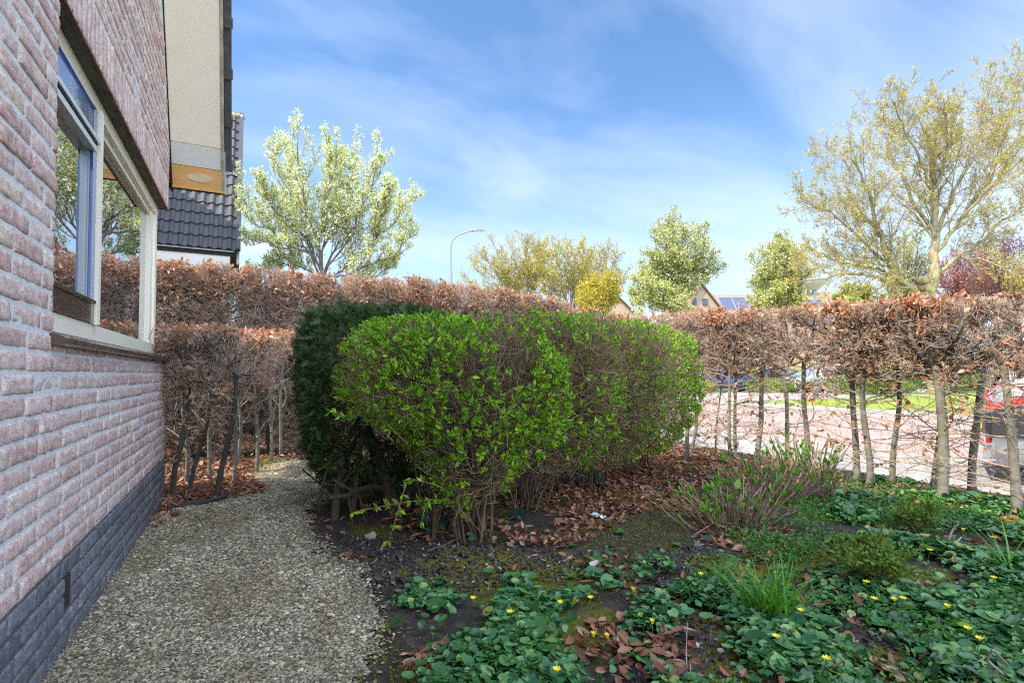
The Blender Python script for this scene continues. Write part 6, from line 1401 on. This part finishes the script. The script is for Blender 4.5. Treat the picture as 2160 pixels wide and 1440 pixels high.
# ---- cut back hydrangeas
def hydrangea(pxs, label, n, H, seed, sp):
    p = gp(*pxs); t = thing('hydrangea', label, 'shrub', tuple(p), 0, 'cut back hydrangeas'); rn = np.random.default_rng(seed); st = MB(); T = []; TD = []
    A = []; B = []
    for i in range(n):
        b0 = rn.normal(0, .05 * sp, 3) * [1.6, 1.2, 0]; d = unit(np.array([b0[0] * 4 + rn.normal(0, .22), b0[1] * 4 + rn.normal(0, .22), 1.0])); L = H * rn.uniform(.35, 1.0)
        P = [b0 + d * L * f + rn.normal(0, .006, 3) * (f > 0) for f in (0, .35, .7, 1)]; A.append(P); r = rn.uniform(.0026, .005); B.append([r * 1.2, r, r, r * .95])
        if rn.random() < .75:
            for q in range(rn.integers(0, 3)): f = rn.uniform(.5, 1); T.append(b0 + d * L * f); TD.append(unit(d + rn.normal(0, .35, 3)))
    st.tubes(np.array(A), np.array(B), 6, 0, True); sh = st
    T = np.array(T); TD = np.array(TD); L2 = rn.uniform(.015, .07, len(T)); E = T + TD * L2[:, None]; sh.tubes(np.stack([T, (T + E) / 2, E], 1), np.tile([.0018, .0016, .0014], (len(T), 1)), 4, 1); sh.build('stems', [M['hyd_stem'], M['hyd_leaf']], t)
    K = np.repeat(np.arange(len(T)), 3); lf = MB(); leaves(lf, t_leaf(.6, .16, -.12), E[K], TD[K] * 1.3 + rn.normal(0, .35, (len(K), 3)) + [0, 0, .6], .030, rn, jit=.35); lf.build('leaves', M['hyd_leaf'], t)
hydrangea((1545, 1105), 'cut back hydrangea with short stems and opening buds, nearest the camera', 110, .34, 1, 1.6)
hydrangea((1625, 1050), 'cut back hydrangea in the middle of the group', 150, .38, 2, 1.8)
hydrangea((1690, 1010), 'taller hydrangea with larger green shoots behind', 110, .44, 3, 1.6)
hydrangea((1745, 1058), 'hydrangea leaning right with two long leafy shoots', 26, .42, 4, .9)
# ---- feathery perennials (bleeding heart)
def fern(px, py, label, n, H, seed):
    p = gp(px, py); t = thing('feathery_perennial', label, 'plant', tuple(p), 0, 'feathery perennials'); rn = np.random.default_rng(seed); A = []; T = []; TD = []
    for i in range(n):
        a = rn.uniform(0, 6.28); d = unit(np.array([math.cos(a) * rn.uniform(.2, 1.1), math.sin(a) * rn.uniform(.2, 1.1), 1.0])); L = H * rn.uniform(.5, 1.1); P = [np.array([0, 0, 0.]) + d * L * f - UPV * .25 * L * f * f for f in (0, .4, .75, 1)]
        A.append(P)
        for f in np.linspace(.4, 1, 6):
            b0 = d * L * f - UPV * .25 * L * f * f
            for s in (-1, 1):
                e = unit(np.cross(d, UPV) * s + d * .6 + rn.normal(0, .2, 3) + [0, 0, .1]); ll = .06 * (1.35 - f) + .015
                for g in np.linspace(.2, 1, 5): T.append(b0 + e * ll * g); TD.append(e + rn.normal(0, .6, 3))
    st = MB(); st.tubes(np.array(A), np.tile([.003, .0025, .002, .0012], (n, 1)), 5); m_ = M['fern_stem']; st.build('stems', m_, t)
    lf = MB(); leaves(lf, t_leaf(.5, .05, .1), np.array(T), np.array(TD), .021, rn, (0, 0, 1), .55); lf.build('leaves', M['fern'], t)
M['fern_stem'] = solid('perennial_stem', (.20, .10, .045), .6); M['fern'] = leafmat('perennial_leaf', [(0, (.05, .13, .02)), (.6, (.10, .20, .025)), (1, (.24, .26, .04))], .5, .3, .3)
fern(1850, 1235, 'wide feathery perennial in front, among the celandine', 30, .30, 1); fern(1800, 1205, 'smaller feathery perennial left of the wide one', 14, .22, 2); fern(1930, 1120, 'feathery perennial with a bare woody foot, further back', 22, .24, 3)
# ---- dead twigs and odds and ends
def stick(pp, r, label, name='dead_twig', mt='twig_dead', side=None):
    W_ = [G(a, b_, z_) for a, b_, z_ in pp]; b0 = W_[0].copy(); t = thing(name, label, 'twig', tuple(b0)); Q = np.array(W_) - b0; mb = MB(); n = len(Q) * 4; Q2 = resample(Q, n)[0]; mb.tubes(Q2, np.linspace(r, r * .6, n), 7, 0, True)
    for s in (side or []):
        W2 = np.array([G(a, b_, z_) for a, b_, z_ in s]) - b0; mb.tubes(resample(W2, 8)[0], np.linspace(r * .75, r * .4, 8), 6, 0, True)
    mb.build('wood', M[mt], t)
stick([(2002, 1165, .0), (2000, 1140, .06), (2010, 1115, .12), (2022, 1105, .15)], .007, 'dark antler shaped dead branch standing in the right patch', side=[[(2003, 1150, .03), (2018, 1142, .05), (2028, 1132, .07)]])
stick([(2155, 1435, .01), (2120, 1425, .03), (2080, 1390, .08), (2095, 1370, .12)], .006, 'grey crooked branch in the bottom right corner', side=[[(2095, 1370, .12), (2110, 1385, .08), (2125, 1400, .03)], [(2120, 1425, .03), (2060, 1425, .02), (2040, 1420, .01)]])
stick([(1458, 1132, .01), (1490, 1112, .02), (1515, 1095, .03)], .0045, 'pale straight twig on the soil left of the hydrangea')
stick([(1625, 1423, .005), (1595, 1375, .01), (1545, 1340, .012)], .0018, 'thin pale curved stalk over the moss, left arm'); stick([(1625, 1423, .005), (1650, 1400, .01), (1675, 1380, .012)], .0018, 'thin pale curved stalk over the moss, right arm')
stick([(1680, 1235, .02), (1720, 1220, .03), (1755, 1213, .02)], .002, 'thin straw lying over the leaves beside the feathery perennial'); stick([(1600, 1125, .01), (1640, 1090, .05), (1690, 1075, .02)], .004, 'brown twig lying before the hydrangea stems')
stick([(2040, 1262, .01), (2060, 1255, .02), (2075, 1250, .015)], .005, 'short dark stick on bare soil at right'); stick([(1450, 1435, .01), (1447, 1370, .06), (1450, 1310, .10)], .0022, 'thin upright dead stalk at the bottom of the bed')
stick([(905, 1160, .01), (935, 1150, .012), (965, 1135, .02)], .0022, 'thin twig on the dark soil under the privet'); stick([(1385, 1435, .01), (1370, 1405, .02), (1365, 1370, .01)], .004, 'pale bent twig at the bottom edge')
for (a, b_, L, l) in [(1700, 975, .22, 0)]: pass
# scrap of printed paper and a pale dead leaf
p = gp(1262, 1092); t = thing('paper_scrap', 'crumpled white and blue scrap of paper on the soil', 'litter', tuple(p), .6)
rn = np.random.default_rng(3); X, Y = np.meshgrid(np.linspace(-.03, .03, 7), np.linspace(-.045, .045, 9)); Zq = .012 + .012 * rn.random(X.shape) + .25 * (Y + .045) ** 1.0 * .5; idx = np.arange(X.size).reshape(X.shape); mb = MB(); mb.add(np.stack([X, Y, Zq], -1).reshape(-1, 3), np.stack([idx[:-1, :-1], idx[:-1, 1:], idx[1:, 1:], idx[1:, :-1]], -1).reshape(-1, 4))
m, nt, b = mat('printed_paper'); nt.links.new(ramp(nt, noise(nt, 60, 3, .6), [(.42, (.70, .74, .78)), (.5, (.10, .20, .30)), (.56, (.72, .76, .8))]), b.inputs['Base Color']); _set(b, Roughness=.4); M['paper'] = m; mb.build('paper', m, t)
def big_leaf(px, py, s, label, col, rz):
    p = gp(px, py); t = thing('dead_leaf', label, 'leaf', (p[0], p[1], p[2] + .02), rz, 'single large dead leaves on the bed'); mb = MB(); rn = np.random.default_rng(int(px)); mb.inst(*t_curl(.75), np.zeros((1, 3)), frames([(1, .2, .15)], rn, (0, 0, 1), .9), np.array([s])); mb.build('blade', col, t)
M['deadpale'] = solid('pale_dead_leaf', (.42, .34, .33), .6, var=.15, nscale=30); M['deadbrown'] = solid('brown_dead_leaf', (.34, .17, .10), .6, var=.25, nscale=30)
for a in [(1250, 1205, .075, 'pale grey pink folded dead leaf behind the middle celandine mound', M['deadpale'], .4), (1035, 1213, .06, 'reddish dead leaf at the back of the left celandine patch', M['deadbrown'], 1), (1145, 1310, .07, 'large pleated brown leaf between the celandine leaves', M['deadbrown'], 2), (1380, 1343, .06, 'pale brown leaf lying on dark soil in the middle', M['deadpale'], 0), (1672, 1408, .055, 'folded reddish leaf on the moss at the bottom', M['deadbrown'], .7), (1868, 1425, .085, 'large upturned brown leaf at the bottom right', M['deadbrown'], 1.3), (1764, 1070, .07, 'ribbed brown leaf right of the hydrangea', M['deadbrown'], 2.2), (955, 1410, .075, 'large brown leaf at the bottom of the left patch', M['deadbrown'], .3), (1325, 1330, .09, 'big brown folded leaf in the middle of the bed', M['deadbrown'], 1.2), (1877, 1352, .05, 'small purple brown leaf in the right patch', M['deadbrown'], 1)]: big_leaf(*a)
# loose arching privet shoots at the front
def shoot(pts, label, seed):
    W_ = [D(*q) for q in pts]; b0 = W_[0].copy(); b0[2] = 0; t = thing('privet_shoot', label, 'shoot', tuple(b0), 0, 'loose privet shoots'); rn = np.random.default_rng(seed); Q = resample(np.array(W_) - b0, 14)[0]; mb = MB(); mb.tubes(Q, np.linspace(.0035, .0014, 14), 5); mb.build('stem', M['privet_twig'], t)
    K = np.repeat(np.arange(4, 14), 5); d = unit(np.gradient(Q, axis=0))[K]; lf = MB(); leaves(lf, t_leaf(.42, .09, .08), Q[K], d * .5 + rn.normal(0, .6, (len(K), 3)), .034, rn); lf.build('leaves', M['privet_leaf'], t)
shoot([(1015, 1120, 3.0), (930, 1050, 2.9), (840, 1060, 2.75), (745, 1080, 2.6)], 'long arching privet shoot reaching left over the gravel edge', 1)
shoot([(1000, 1130, 3.0), (950, 1030, 2.85), (870, 1010, 2.7), (860, 1000, 2.65), (840, 1080, 2.6), (820, 1140, 2.6)], 'hanging privet shoot curving down to the soil', 2)
shoot([(1020, 1130, 3.0), (960, 1060, 2.9), (900, 1050, 2.8), (890, 1100, 2.75)], 'short loose privet shoot in the middle', 3)
shoot([(860, 900, 3.0), (790, 870, 2.9), (730, 880, 2.8), (695, 868, 2.7)], 'thin privet shoot poking left in front of the yew', 4)
# thin long shoots and black edging by the stub hedge
t = thing('bed_edging', 'black bed edging strip at the foot of the low hedge stub', 'edging', tuple(gp(480, 1048))); b0 = gp(480, 1048); mb = MB(); Q = np.array([G(a, b_, .02) for a, b_ in [(360, 1066), (400, 1061), (440, 1056), (475, 1048), (478, 1040)]]) - b0; mb.tubes(resample(Q, 16)[0], np.full(16, .016), 6, 0, True); mb.build('strip', M['blackplastic'], t)
